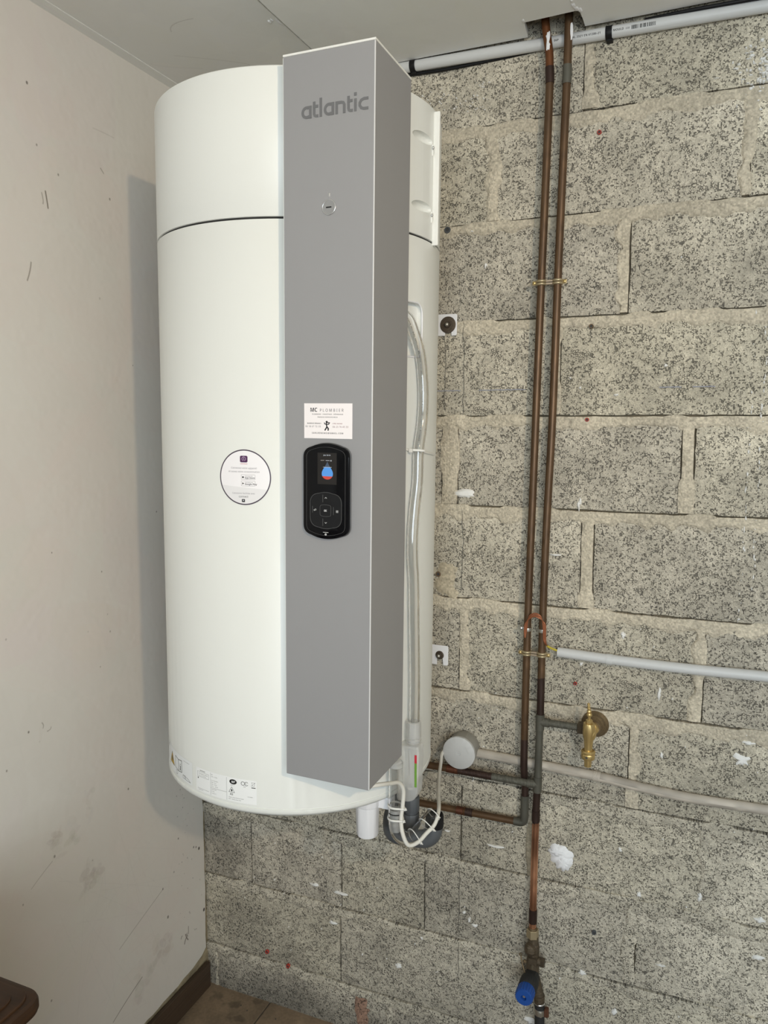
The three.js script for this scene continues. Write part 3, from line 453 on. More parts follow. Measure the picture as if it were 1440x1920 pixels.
{ // business card of the installer
  const tex = canvasTex(1200, 780, (x, W, H) => {
    x.fillStyle = '#f4eeee'; x.fillRect(0, 0, W, H); x.fillStyle = '#15131a'; x.textAlign = 'left'; x.textBaseline = 'alphabetic';
    const spaced = (s, cx, y, font, sp, col = '#15131a', al = 'c') => { x.font = font; x.fillStyle = col; let w = 0; for (const c of s) w += x.measureText(c).width + sp; let p = al === 'c' ? cx - (w - sp) / 2 : cx; for (const c of s) { x.fillText(c, p, y); p += x.measureText(c).width + sp; } };
    spaced('MC', 148, 186, 'bold 122px sans-serif', -2, '#15131a', 'l'); spaced('PLOMBIER', 392, 184, '90px sans-serif', 24, '#4a4750', 'l');
    x.fillStyle = '#f4eeee'; x.fillRect(160, 132, 18, 10); x.fillRect(300, 140, 40, 9);
    spaced('PLOMBERIE - CHAUFFAGE - DÉPANNAGE', 590, 252, 'bold 34px sans-serif', 4); spaced('ÉNERGIES RENOUVELABLES', 590, 316, 'bold 32px sans-serif', 4);
    spaced('MAXENCE RENAULT', 74, 458, 'bold 38px sans-serif', 0, '#15131a', 'l'); spaced('06 18 67 72 33', 28, 532, '54px sans-serif', 3, '#33303a', 'l');
    spaced('CYRIL NOVAO', 715, 458, 'bold 34px sans-serif', 2, '#7d3b46', 'l'); spaced('06 23 76 45 33', 715, 536, '54px sans-serif', 3, '#6b3a44', 'l');
    spaced('SARLRENOMO@GMAIL.COM', 590, 676, 'bold 46px sans-serif', 9);
    x.fillStyle = '#0c0b10'; x.beginPath(); x.arc(570, 412, 26, 0, 7); x.fill(); x.lineCap = 'round'; x.strokeStyle = '#0c0b10'; x.lineWidth = 30;
    for (const l of [[[560, 450], [575, 520]], [[575, 520], [530, 590]], [[575, 520], [612, 560], [606, 592]]]) { x.beginPath(); l.forEach((p, i) => x[i ? 'lineTo' : 'moveTo'](...p)); x.stroke(); }
    x.lineWidth = 20; for (const l of [[[560, 460], [520, 455], [512, 430]], [[568, 462], [620, 462], [640, 430], [600, 425]]]) { x.beginPath(); l.forEach((p, i) => x[i ? 'lineTo' : 'moveTo'](...p)); x.stroke(); }
  });
  const g = new THREE.PlaneGeometry(0.0805, 0.0525).translate(0.6646, 1.5133, C.zf + 0.0009);
  const card = obj('installer_card', moved(new THREE.BoxGeometry(0.0805, 0.0525, 0.0006), 0.6646, 1.5133, C.zf + 0.0003), M.paint, column);
  partLabel(card, 'white printed installer card'); card.geometry = geo([g, moved(new THREE.BoxGeometry(0.0805, 0.0525, 0.0005), 0.6646, 1.5133, C.zf + 0.0003).scale(1, 1, 1)]);
  const uv = card.geometry.attributes.uv; for (let i = 6; i < uv.count; i++) uv.setXY(i, 0.01, 0.99);
  card.material = std({ map: tex, roughness: 0.5 });
}
{ // control unit: glossy black bowed body with colour screen and a four-way keypad
  const cx = 0.6649, cy = 1.4075, W = 0.0772, H = 0.1455, X = (u) => cx + (u - 616) * 0.000901, Y = (v) => cy - (v - 919) * 0.000818;
  const body = obj('control_unit', crease(slab(roundedShape(W, H, 0.013, 0.0085), 0.008, 0.0012).translate(cx, cy, C.zf), 0.5), M.blackGloss, heater); partLabel(body, 'glossy black control unit with colour screen');
  const rimS = roundedShape(W + 0.0016, H + 0.0016, 0.0135, 0.0086); rimS.holes.push(roundedShape(W - 0.003, H - 0.003, 0.012, 0.0083));
  obj('bezel', slab(rimS, 0.003, 0.0008).translate(cx, cy, C.zf), M.keyLine, body);
  const ins = roundedShape(W - 0.012, H - 0.011, 0.009, 0.007); ins.holes.push(roundedShape(W - 0.0126, H - 0.0116, 0.0088, 0.0069));
  obj('glass_edge', slab(ins, 0.0006, 0).translate(cx, cy, C.zf + 0.008), M.keyLine, body);
  const scr = canvasTex(400, 660, (x, w, h) => {
    x.fillStyle = '#1a1410'; x.fillRect(0, 0, w, h); x.fillStyle = '#dfe6ee'; x.textAlign = 'center'; x.font = 'bold 34px sans-serif'; x.fillText('Jeu 16:14', 196, 62);
    x.font = 'bold 24px sans-serif'; x.fillStyle = '#b9b2a8'; x.fillText('BOOST', 105, 168); x.fillStyle = '#e8ecf2'; x.fillRect(170, 156, 76, 8); x.font = 'bold 34px sans-serif'; x.fillText('62', 280, 174);
    const drop = () => { x.beginPath(); x.moveTo(205, 176); x.bezierCurveTo(240, 290, 322, 350, 322, 440); x.arc(205, 440, 117, 0, Math.PI); x.bezierCurveTo(88, 350, 170, 290, 205, 176); x.closePath(); };
    drop(); x.save(); x.clip(); x.fillStyle = '#4d5a6c'; x.fillRect(0, 150, w, 150); x.fillStyle = '#5fa8f5'; x.fillRect(0, 300, w, 190); x.fillStyle = '#e2503f'; x.fillRect(0, 490, w, 120); x.restore();
    x.fillStyle = '#dfe6ee'; x.fillRect(115, 297, 180, 7);
  });
  obj('screen', moved(new THREE.PlaneGeometry(0.0322, 0.0475), X(618.5), Y(876.5), C.zf + 0.0083), std({ color: 0x000000, emissive: 0xffffff, emissiveMap: scr, emissiveIntensity: 0.9, roughness: 0.1 }), body);
  const kx = X(617), ky = Y(954), pad = roundedShape(0.0535, 0.056, 0.015, 0.003); const padO = roundedShape(0.0535, 0.056, 0.015, 0.003); padO.holes.push(roundedShape(0.0525, 0.055, 0.0146, 0.003));
  obj('keypad', [slab(pad, 0.0016, 0.0005).translate(kx, ky, C.zf + 0.008)], M.black, body);
  obj('keypad_edge', [slab(padO, 0.0006, 0).translate(kx, ky, C.zf + 0.0095)], M.keyLine, body);
  const okO = roundedShape(0.019, 0.0185, 0.003, 0.0012); okO.holes.push(roundedShape(0.0181, 0.0176, 0.0027, 0.0012));
  obj('ok_button', [slab(roundedShape(0.019, 0.0185, 0.003, 0.0012), 0.0012, 0.0003).translate(kx, ky, C.zf + 0.0093)], M.black, body);
  const z = C.zf + 0.0097; obj('ok_edge', slab(okO, 0.0005, 0).translate(kx, ky, z + 0.0006), M.keyLine, body);
  const ln = (p, w = 0.0007) => ribbon(p.map(([a, b]) => [kx + a, ky + b]), w, 0.0002).translate(0, 0, z);
  obj('up_mark', ln([[-0.0016, 0.0185], [0, 0.0202], [0.0016, 0.0185]]), M.icon, body);
  obj('down_mark', ln([[-0.0016, -0.0178], [0, -0.0195], [0.0016, -0.0178]]), M.icon, body);
  obj('menu_mark', [-1, 0, 1].map((k) => ln([[0.0172, 0.0013 * k - 0.0005], [0.021, 0.0013 * k - 0.0005]], 0.0006)), M.icon, body);
  obj('back_mark', [ln([[-0.0205, 0.0], [-0.0165, 0.0], [-0.0165, 0.0015], [-0.018, 0.002]], 0.0006), ln([[-0.019, 0.0011], [-0.0205, 0], [-0.019, -0.0011]], 0.0006)], M.icon, body);
  obj('ok_mark', [ln(arcPts(-0.0014, 0, 0.0009, 0.0013, 0, 359, 16), 0.0006), ln([[0.0004, 0.0015], [0.0004, -0.0015]], 0.0006), ln([[0.0021, 0.0015], [0.0006, 0], [0.0021, -0.0015]], 0.0006)].map((g) => g.translate(0, 0, 0.0009)), M.icon, body);
  for (const [a, b, c, d] of [[-0.005, 0.0125, -0.005, 0.024], [-0.005, -0.0125, -0.005, -0.0235], [-0.0225, -0.004, -0.0225, 0.006], [0.0128, -0.006, 0.0128, 0.006]]) obj('key_ridge', ln([[a, b], [c, d]], 0.0007), M.keyLine, body);
  obj('status_mark', [ribbon([[X(611), Y(995)], [X(621), Y(995)]], 0.0007, 0.0002).translate(0, 0, C.zf + 0.008), ribbon(arcPts(X(616), Y(999), 0.0011, 0.0011, 0, 359, 12), 0.0012, 0.0002).translate(0, 0, C.zf + 0.008)], M.icon, body);
}
// curved stickers on the tank
function patch(a0, a1, y0, y1, r = R + 0.0005, n = 40) {
  const g = new THREE.PlaneGeometry(1, 1, n, 2), p = g.attributes.position, nn = g.attributes.normal;
  for (let i = 0; i < p.count; i++) { const a = a0 + (a1 - a0) * (p.getX(i) + 0.5), q = onTank(a, y0 + (y1 - y0) * (p.getY(i) + 0.5), r); p.setXYZ(i, q.x, q.y, q.z); nn.setXYZ(i, Math.cos(a * deg), 0, Math.sin(a * deg)); }
  return g;
}
{
  const ac = 81.9, yc = 1.4218, rad = 0.0448, n = 64, pos = [], nor = [], uv = [], idx = [];
  const put = (q, t) => { const a = ac - q * Math.cos(t) / R / deg, P = onTank(a, yc + q * Math.sin(t), R + 0.0005); pos.push(P.x, P.y, P.z); nor.push(Math.cos(a * deg), 0, Math.sin(a * deg)); uv.push(0.5 + 0.5 * q / rad * Math.cos(t), 0.5 + 0.5 * q / rad * Math.sin(t)); };
  put(0, 0); for (let k = 1; k <= 5; k++) for (let i = 0; i < n; i++) put(rad * k / 5, i / n * 6.28319);
  for (let i = 0; i < n; i++) { idx.push(0, 1 + i, 1 + (i + 1) % n); for (let k = 0; k < 4; k++) { const a = 1 + k * n + i, b = 1 + k * n + (i + 1) % n; idx.push(a, a + n, b, b, a + n, b + n); } }
  const g = new THREE.BufferGeometry(); g.setAttribute('position', new THREE.Float32BufferAttribute(pos, 3)); g.setAttribute('normal', new THREE.Float32BufferAttribute(nor, 3)); g.setAttribute('uv', new THREE.Float32BufferAttribute(uv, 2)); g.setIndex(idx);
  const tex = canvasTex(1024, 1024, (x, w) => {
    x.fillStyle = '#f3f0f2'; x.fillRect(0, 0, w, w); x.fillStyle = '#e6e4e5'; x.beginPath(); x.moveTo(0, 660); x.lineTo(w, 738); x.lineTo(w, w); x.lineTo(0, w); x.fill();
    x.strokeStyle = '#4a3f4d'; x.lineWidth = 22; x.beginPath(); x.arc(512, 512, 500, 0, 7); x.stroke();
    x.fillStyle = '#4c2350'; x.beginPath(); x.roundRect(428, 116, 150, 122, 26); x.fill(); x.strokeStyle = '#c9b3cc'; x.lineWidth = 8; x.beginPath(); x.arc(503, 172, 36, 0.6 * Math.PI, 2.4 * Math.PI); x.stroke(); x.beginPath(); x.moveTo(503, 146); x.lineTo(503, 200); x.stroke();
    x.textAlign = 'center'; x.fillStyle = '#b03a56'; x.font = 'bold 24px sans-serif'; x.fillText('COZYTOUCH', 503, 272);
    x.fillStyle = '#77727a'; x.font = '46px sans-serif'; x.fillText('Connectez votre appareil', 500, 358); x.fillText('et suivez votre consommation', 500, 424);
    for (const [y, a, b] of [[462, 'Télécharger dans', 'App Store'], [578, 'DISPONIBLE SUR', 'Google Play']]) { x.strokeStyle = '#8d8990'; x.lineWidth = 4; x.beginPath(); x.roundRect(450, y, 272, 92, 12); x.stroke(); x.fillStyle = '#2c2a30'; x.textAlign = 'left'; x.font = '20px sans-serif'; x.fillText(a, 522, y + 34); x.font = 'bold 42px sans-serif'; x.fillText(b, 520, y + 74); x.beginPath(); if (y < 500) x.arc(484, y + 48, 18, 0, 7); else { x.moveTo(470, y + 26); x.lineTo(506, y + 46); x.lineTo(470, y + 68); } x.fill(); }
    x.textAlign = 'center'; x.fillStyle = '#8d8990'; x.font = '42px sans-serif'; x.fillText('Connexion facilitée avec', 490, 822); x.fillStyle = '#4c4a50'; x.font = '54px sans-serif'; x.fillText('connect', 490, 886); x.fillStyle = '#26242a'; x.beginPath(); x.roundRect(458, 914, 62, 56, 8); x.fill(); x.fillStyle = '#eee'; x.fillRect(478, 934, 24, 8); x.fillRect(486, 926, 8, 24);
  });
  partLabel(obj('round_sticker', g, std({ map: tex, roughness: 0.4 }), heater), 'round white sticker with a dark purple border');
}
{
  const plate = canvasTex(1400, 500, (x, W, H) => {
    x.fillStyle = '#f4f5f4'; x.fillRect(0, 0, W, H); x.fillStyle = '#222'; x.strokeStyle = '#333'; x.lineWidth = 4;
    x.font = 'bold 30px sans-serif'; x.fillText('WARNING', 110, 66); x.strokeRect(40, 86, 310, 100); x.font = '24px sans-serif'; x.fillText('See installation manual', 70, 130); x.font = '18px sans-serif'; x.fillText('Voir la notice d’installation', 70, 164);
    x.fillRect(46, 206, 26, 30); x.font = '18px sans-serif'; x.fillText('Made in France', 70, 470); x.fillRect(40, 436, 310, 4);
    x.beginPath(); x.moveTo(400, 20); x.lineTo(400, 490); x.moveTo(780, 20); x.lineTo(780, 490); x.moveTo(400, 330); x.lineTo(780, 330); x.stroke();
    x.font = '22px sans-serif'; ['Réf.', '100 L   0,7 MPa', '', 'V.U. Thermodyn.', 'R290   150 g', '230 V ~ 50 Hz', 'IP X4      1550 W'].forEach((s, i) => x.fillText(s, 418, 62 + i * 40)); ['Max 0,8 MPa', '0,15 kg', 'T max 62 °C'].forEach((s, i) => x.fillText(s, 418, 366 + i * 42));
    x.beginPath(); x.ellipse(920, 90, 78, 52, 0, 0, 7); x.fill(); x.fillStyle = '#fff'; x.font = 'italic bold 60px sans-serif'; x.fillText('NF', 878, 112); x.fillStyle = '#222'; x.font = '20px sans-serif'; x.fillText('CAT B   •••', 860, 172);
    x.lineWidth = 9; for (const cx of [1125, 1195]) { x.beginPath(); x.arc(cx, 88, 36, 0.6, 5.7); x.stroke(); } x.beginPath(); x.moveTo(1162, 88); x.lineTo(1195, 88); x.stroke(); x.font = 'bold 20px sans-serif'; x.fillText('0143', 1135, 160);
    x.lineWidth = 4; x.beginPath(); x.moveTo(1305, 46); x.lineTo(1315, 118); x.lineTo(1350, 118); x.lineTo(1360, 46); x.closePath(); x.moveTo(1295, 46); x.lineTo(1370, 46); x.moveTo(1290, 124); x.lineTo(1372, 40); x.stroke(); x.fillRect(1296, 146, 80, 16);
    x.lineWidth = 7; x.beginPath(); x.moveTo(890, 200); x.lineTo(830, 310); x.lineTo(950, 310); x.closePath(); x.stroke(); x.beginPath(); x.moveTo(890, 240); x.quadraticCurveTo(922, 275, 890, 298); x.quadraticCurveTo(858, 275, 890, 240); x.fill(); x.font = 'bold 54px sans-serif'; x.fillText('A3', 852, 370);
    x.font = '22px sans-serif'; x.fillText('N° 204481', 1220, 360); x.fillText('Adaptor Group Climacien GmbH', 820, 424); x.fillText('4042 - Sialing London 5.60', 820, 462);
  });
  partLabel(obj('rating_plate', patch(106.8, 78.3, 0.8675, 0.9105), std({ map: plate, roughness: 0.45 }), heater), 'white rating plate sticker at the foot of the tank');
  const warn = canvasTex(1200, 520, (x, W, H) => {
    x.fillStyle = '#eceeee'; x.fillRect(0, 0, W, H); x.strokeStyle = '#1d1d1d'; x.fillStyle = '#1d1d1d'; x.lineWidth = 14; x.lineJoin = 'round';
    x.font = 'bold 80px sans-serif'; x.fillText('A3', 60, 110); x.lineWidth = 5; x.strokeRect(20, 20, 180, 470); x.lineWidth = 14;
    x.fillStyle = '#c9a227'; x.beginPath(); x.moveTo(400, 110); x.lineTo(270, 380); x.lineTo(530, 380); x.closePath(); x.fill(); x.stroke(); x.fillStyle = '#1d1d1d'; x.beginPath(); x.moveTo(400, 190); x.quadraticCurveTo(470, 280, 400, 350); x.quadraticCurveTo(330, 280, 400, 190); x.fill();
    x.beginPath(); x.moveTo(590, 110); x.lineTo(720, 140); x.lineTo(860, 110); x.lineTo(860, 370); x.lineTo(720, 400); x.lineTo(590, 370); x.closePath(); x.moveTo(720, 140); x.lineTo(720, 400); x.stroke(); x.font = 'bold 190px serif'; x.fillText('i', 766, 350);
    x.lineWidth = 7; x.strokeRect(900, 400, 80, 70); x.beginPath(); x.moveTo(620, 420); x.lineTo(680, 420); x.lineTo(680, 500); x.lineTo(620, 500); x.closePath(); x.stroke();
    x.lineWidth = 8; x.beginPath(); x.moveTo(930, 400); x.lineTo(1080, 430); x.lineTo(1140, 480); x.lineTo(990, 470); x.closePath(); x.stroke(); x.font = '22px sans-serif'; x.fillText('SCAN FOR MANUAL', 920, 80);
  });
  partLabel(obj('warning_sticker', patch(138.4, 109.4, 0.8695, 0.9125), std({ map: warn, roughness: 0.45 }), heater), 'white sticker with yellow warning triangle');
}
// lining of the hose recess, and the wall feet seen past the right side
{
  for (const [x, y, kind] of [[0.6695, 1.7172, 0], [0.6657, 0.9951, 1]]) {
    const s = new THREE.Shape(), w = 0.0195, h = 0.0225; s.moveTo(-0.05, h); s.lineTo(w - 0.004, h); s.quadraticCurveTo(w, h, w, h - 0.004); s.lineTo(w, -h + 0.004); s.quadraticCurveTo(w, -h, w - 0.004, -h); s.lineTo(0.008, -h); s.lineTo(0.0065, -0.006); s.absarc(0, -0.004, 0.0065, 0, Math.PI, false); s.lineTo(-0.0065, -h); s.lineTo(-0.05, -h); s.closePath();
    const b = obj('wall_foot', slab(s, 0.0028, 0.0008, 12).translate(x, y, 0.0045), M.plasticWhite, heater); partLabel(b, 'white steel foot bolted to the blocks');
    const ax = (g) => g.rotateX(Math.PI / 2).translate(x, y, 0.007);
    obj('washer', ax(lathe([[0, 0.0002], [kind ? 0.0095 : 0.0172, 0.0002], [kind ? 0.0098 : 0.0175, 0.001], [kind ? 0.009 : 0.0165, 0.0022], [0, 0.0022]], 32)), M.washer, b);
    obj('bolt_head', ax(hexNut(0.011, 0.005).translate(0, 0.0022, 0)), M.washer, b); obj('bolt_tip', ax(lathe([[0, 0.0072], [0.0042, 0.0072], [0.0038, 0.0115], [0, 0.0118]], 16)), M.steel, b);
  }
  const cup = thing('relief_cup', 'short white plastic cup hanging under the tank, left of the clear drain bend', 'cup', [0.6578, 0, 0.4]);
  obj('cup_body', crease(lathe([[0, 0.7725], [0.016, 0.7725], [0.0185, 0.774], [0.0198, 0.778], [0.0212, 0.83], [0.0216, 0.8305], [0.0222, 0.832], [0.0222, 0.853], [0, 0.853]], 40), 0.5), M.plasticWhite, cup);
  obj('cup_bracket', moved(box(0.03, 0.022, 0.02, 0.002), 0.03, 0.838, -0.01), M.plasticWhite, cup);
}

// ---------------------------------------------------------------- condensate drain
let drainBend;
{
  const hose = thing('drain_hose', 'clear flexible hose curving down the right side of the tank out of a recess', 'hose', [0, 0, 0]);
  const hp = [onTank(27, 1.703, R - 0.012).toArray(), onTank(23.5, 1.695, R - 0.003).toArray(), [0.7246, 1.6817, 0.3825], [0.7296, 1.6614, 0.3673], [0.7341, 1.6293, 0.3505], [0.736, 1.5941, 0.3418], [0.7367, 1.549, 0.3377], [0.7358, 1.5034, 0.3425], [0.7339, 1.4652, 0.3521], [0.7331, 1.4093, 0.3548], [0.7307, 1.3574, 0.3636], [0.7295, 1.3161, 0.3676], [0.7296, 1.2741, 0.3674], [0.7306, 1.2398, 0.3642], [0.7312, 1.1624, 0.3621], [0.7318, 1.0633, 0.3597], [0.7322, 0.972, 0.3615], [0.7326, 0.94, 0.365]];
  const c = spline(hp);
  obj('hose_wall', [tube(c, 0.0098, 160, 20, false), tube(c, 0.0074, 160, 20, false, true)], M.clear, hose);
  // print running along the hose: small dark dashes
  const dashes = []; for (let k = 0; k < 92; k++) { if (k % 9 === 8) continue; const t = 0.05 + k * 0.0031, p = c.getPointAt(t), tg = c.getTangentAt(t), out = V(0.15, 0, 1).normalize(); const g = new THREE.BoxGeometry(0.001 + 0.001 * hash2(k, 1), 0.0009 + 0.0006 * hash2(k, 2), 0.0002); g.applyQuaternion(new THREE.Quaternion().setFromUnitVectors(V(0, -1, 0), tg)); const side = out.clone().cross(tg).normalize(); g.rotateY(0.1); p.addScaledVector(out, 0.0099).addScaledVector(side, 0.0008); dashes.push(g.translate(p.x, p.y, p.z)); }
  obj('hose_print', dashes, M.print, hose).userData.kind = 'stuff';
  const trap = thing('condensate_trap', 'translucent plastic siphon cup with a threaded neck under the clear hose', 'siphon', [0, 0, 0]);
  const s = new THREE.Shape(); s.moveTo(0.7135, 0.945); s.lineTo(0.7455, 0.947); s.quadraticCurveTo(0.7505, 0.947, 0.7505, 0.94); s.lineTo(0.7485, 0.866); s.quadraticCurveTo(0.747, 0.846, 0.729, 0.8425); s.lineTo(0.7145, 0.8425); s.quadraticCurveTo(0.709, 0.843, 0.709, 0.85); s.lineTo(0.709, 0.94); s.closePath();
  obj('cup', slab(s, 0.028, 0.003, 10).translate(0, 0, 0.36), M.frost, trap);
  const neck = []; for (let k = 0; k < 4; k++) neck.push([0.0122, 0.936 + k * 0.006], [0.0136, 0.938 + k * 0.006], [0.0136, 0.9405 + k * 0.006]);
  obj('neck', crease(lathe([[0.0105, 0.93], [0.0122, 0.93], ...neck, [0.0135, 0.962], [0.0135, 0.984], [0.0105, 0.985], [0.0102, 0.93]], 28).translate(0.7328, 0, 0.3665), 0.5), M.frost, trap);
  obj('inner_tube', [rod([0.733, 0.945, 0.372], [0.7315, 0.862, 0.374], 0.0075, 0.0068)], M.clear, trap);
  const lab = obj('label_strip', [moved(box(0.0042, 0.044, 0.0008, 0.0003), 0.7452, 0.8955, 0.3886)], std({ color: rgb(0.16, 0.33, 0.05), roughness: 0.4 }), trap); partLabel(lab, 'green strip with a red end');
  obj('label_end', [moved(box(0.0042, 0.015, 0.0008, 0.0003), 0.7452, 0.925, 0.3887)], std({ color: rgb(0.55, 0.03, 0.05), roughness: 0.4 }), lab);
  const leg = thing('drain_bend', 'clear plastic pipe making a U bend in front of the grey drain pipes', 'pipe', [0, 0, 0]);
  const lp = spline([[0.717, 0.925, 0.412], [0.7172, 0.8556, 0.412], [0.7172, 0.8163, 0.412], [0.7205, 0.7962, 0.41], [0.7285, 0.7829, 0.402], [0.7373, 0.7795, 0.388], [0.7478, 0.7866, 0.37], [0.7565, 0.7966, 0.352], [0.7635, 0.8049, 0.337]]); drainBend = lp;
  obj('bend_wall', [tube(lp, 0.0128, 90, 22, false), tube(lp, 0.0108, 90, 22, false, true)], M.clear, leg);
  obj('end_cap', [lathe([[0.0, 0.9295], [0.009, 0.929], [0.0125, 0.926], [0.0133, 0.918], [0.0129, 0.917], [0, 0.917]], 28).translate(0.717, 0, 0.412)], M.frost, leg);
  obj('inner_sleeve', [lathe([[0.0095, 0.8], [0.0105, 0.802], [0.0105, 0.84], [0.0092, 0.84], [0.0092, 0.802], [0.0095, 0.8]], 28).translate(0.7172, 0, 0.412)], M.frost, leg);
  obj('seal_ring', new THREE.TorusGeometry(0.0112, 0.001, 8, 28).rotateX(Math.PI / 2).translate(0.7172, 0.833, 0.412), M.rubber, leg);
  const pvc = thing('drain_pipe', 'dark grey plastic drain pipe with elbows below the right edge of the tank', 'pipe', [0, 0, 0]);
  obj('pipe_run', tube(pathOf([[0.7165, 0.848, 0.335], [0.7168, 0.765, 0.335], [0.7168, 0.748, 0.335]], 0.004), 0.0128, 20, 24), M.plasticGrey, pvc);
  for (const [a, b] of [[0.8, 0.828], [0.77, 0.796]]) obj('socket', crease(lathe([[0.0122, a], [0.0152, a], [0.0156, a + 0.001], [0.0156, b - 0.001], [0.0152, b], [0.0122, b]], 30).translate(0.7167, 0, 0.335), 0.5), M.plasticGrey, pvc);
  obj('elbow', tube(pathOf([[0.661, 0.785, 0.262], [0.661, 0.75, 0.3], [0.68, 0.744, 0.335], [0.7168, 0.7455, 0.335], [0.748, 0.7495, 0.335], [0.7605, 0.762, 0.333], [0.7605, 0.785, 0.33]], 0.022), 0.0158, 90, 26, true), M.plasticGrey, pvc);
  obj('elbow_collar', crease(lathe([[0.0118, 0.775], [0.0168, 0.775], [0.0172, 0.777], [0.0172, 0.796], [0.016, 0.799], [0.0126, 0.7985], [0.012, 0.785]], 30).translate(0.7605, 0, 0.33), 0.5), M.black, pvc);
}
{ // power cable, its ties and the round junction box
  const pts = [[0.66, 0.952, 0.51], [0.675, 0.937, 0.513], [0.695, 0.9225, 0.51], [0.7057, 0.921, 0.505], [0.7185, 0.919, 0.49], [0.7265, 0.9075, 0.455], [0.7308, 0.8985, 0.432], [0.7342, 0.8821, 0.42], [0.7321, 0.8512, 0.417], [0.7297, 0.8262, 0.418], [0.7331, 0.8023, 0.42], [0.7419, 0.7781, 0.413], [0.7529, 0.7771, 0.396], [0.7617, 0.7854, 0.376], [0.7701, 0.7937, 0.358], [0.7705, 0.806, 0.338], [0.7375, 0.794, 0.24], [0.7055, 0.7775, 0.14], [0.6885, 0.778, 0.078], [0.682, 0.786, 0.05], [0.684, 0.79, 0.032]];
  const cb = thing('power_cable', 'white round power cable looping from the grey column to the junction box', 'cable', [0, 0, 0]);
  obj('cable_sheath', tube(spline(pts), 0.0036, 160, 12), M.cable, cb);
  const names = ['upper white cable tie on the straight clear drain pipe', 'lower white cable tie on the straight clear drain pipe', 'thin cable tie at the bottom of the clear U bend', 'thin cable tie halfway up the clear bend', 'thin cable tie at the top end of the clear bend'];
  const cableCurve = spline(pts), nearest = (c, p) => { let best = 0, bd = 9; for (let k = 0; k <= 400; k++) { const d = c.getPointAt(k / 400).distanceToSquared(p); if (d < bd) { bd = d; best = k / 400; } } return best; };
  [[0.7172, 0.846, 0.412, 0], [0.7172, 0.824, 0.412, 0], [0.7395, 0.7795, 0.385, 1], [0.7525, 0.792, 0.36, 1], [0.7615, 0.803, 0.34, 1]].forEach(([x, y, z, thin], i) => {
    const P = V(x, y, z), u = nearest(drainBend, P), A = drainBend.getPointAt(u), Tn = drainBend.getTangentAt(u), Cq = cableCurve.getPointAt(nearest(cableCurve, A));
    const dv = Cq.clone().sub(A); dv.addScaledVector(Tn, -dv.dot(Tn)); const d = dv.length(), ex = dv.clone().normalize(), ez = ex.clone().cross(Tn).normalize(), r1 = 0.0134, r2 = 0.0043, beta = Math.acos(Math.min(1, (r1 - r2) / d));
    const ring = [], w = thin ? 0.0008 : 0.0012; for (let k = 0; k <= 14; k++) { const a = beta + (6.2832 - 2 * beta) * k / 14; ring.push(V(r1 * Math.cos(a), 0, r1 * Math.sin(a))); } for (let k = 0; k <= 5; k++) { const a = -beta + 2 * beta * k / 5; ring.push(V(d + r2 * Math.cos(a), 0, r2 * Math.sin(a))); }
    const t = thing('cable_tie', names[i], 'cable tie', A.toArray()); t.quaternion.setFromRotationMatrix(new THREE.Matrix4().makeBasis(ex, Tn.clone(), ex.clone().cross(Tn)));
    const g = new THREE.TubeGeometry(new THREE.CatmullRomCurve3(ring, true, 'centripetal'), 64, w, 8, true); g.scale(1, thin ? 1.2 : 1.6, 1); obj('strap', g, M.tie, t);
    const s0 = thin ? 0.8 : 1; obj('lock', moved(box(0.0042 * s0, 0.0045 * s0, 0.0045 * s0, 0.0006), d + r2 + 0.0015, 0, 0), M.tie, t); obj('tail', moved(box(0.0032, 0.002, 0.001, 0.0003), d + r2 + 0.0045, 0, 0), M.tie, t);
  });
  const st = thing('cable_tie', 'white strap holding the clear hose midway against the tank side', 'cable tie', [0, 0, 0]);
  const band = []; for (let a = 24; a >= -8; a -= 1.5) { const near = Math.exp(-Math.pow((a - 13.3) / 2.2, 2)); band.push(onTank(a, 1.4628 - 0.00008 * (14 - a) * 3, R + 0.0013 + 0.02 * Math.min(1, near * 1.35))); }
  obj('strap', new THREE.TubeGeometry(new THREE.CatmullRomCurve3(band), 90, 0.0011, 8, false).translate(0, -1.4628, 0).scale(1, 2, 1).translate(0, 1.4628, 0), M.tie, st);
  const lk = onTank(17.2, 1.463, R + 0.008); obj('lock', moved(box(0.006, 0.007, 0.006, 0.001), lk.x, lk.y, lk.z), M.tie, st);
  const jb = thing('junction_box', 'round grey-white junction box on the block wall with a white cable entering', 'junction box', [0.7195, 0.7925, 0]);
  const ax = (g) => g.rotateX(Math.PI / 2);
  obj('box_body', ax(crease(lathe([[0, 0.003], [0.0335, 0.003], [0.034, 0.004], [0.0335, 0.0425], [0, 0.0425]], 48), 0.5)), M.jboxSide, jb);
  const lid = obj('lid', ax(crease(lathe([[0, 0.042], [0.0355, 0.042], [0.0365, 0.0428], [0.0368, 0.046], [0.0362, 0.0485], [0.0345, 0.0495], [0.005, 0.0505], [0.0045, 0.0498], [0.0015, 0.0502], [0.001, 0.0516], [0, 0.0518]], 56), 0.5)), M.jbox, jb);
  obj('lid_marking', [0, 1].map((k) => ribbon([[0.011 + k * 0.004, 0.019 - k * 0.001], [0.021 + k * 0.002, 0.004 - k * 0.002]], 0.0009, 0.0006).translate(0, 0, 0.0497)), M.jbox, lid);
}

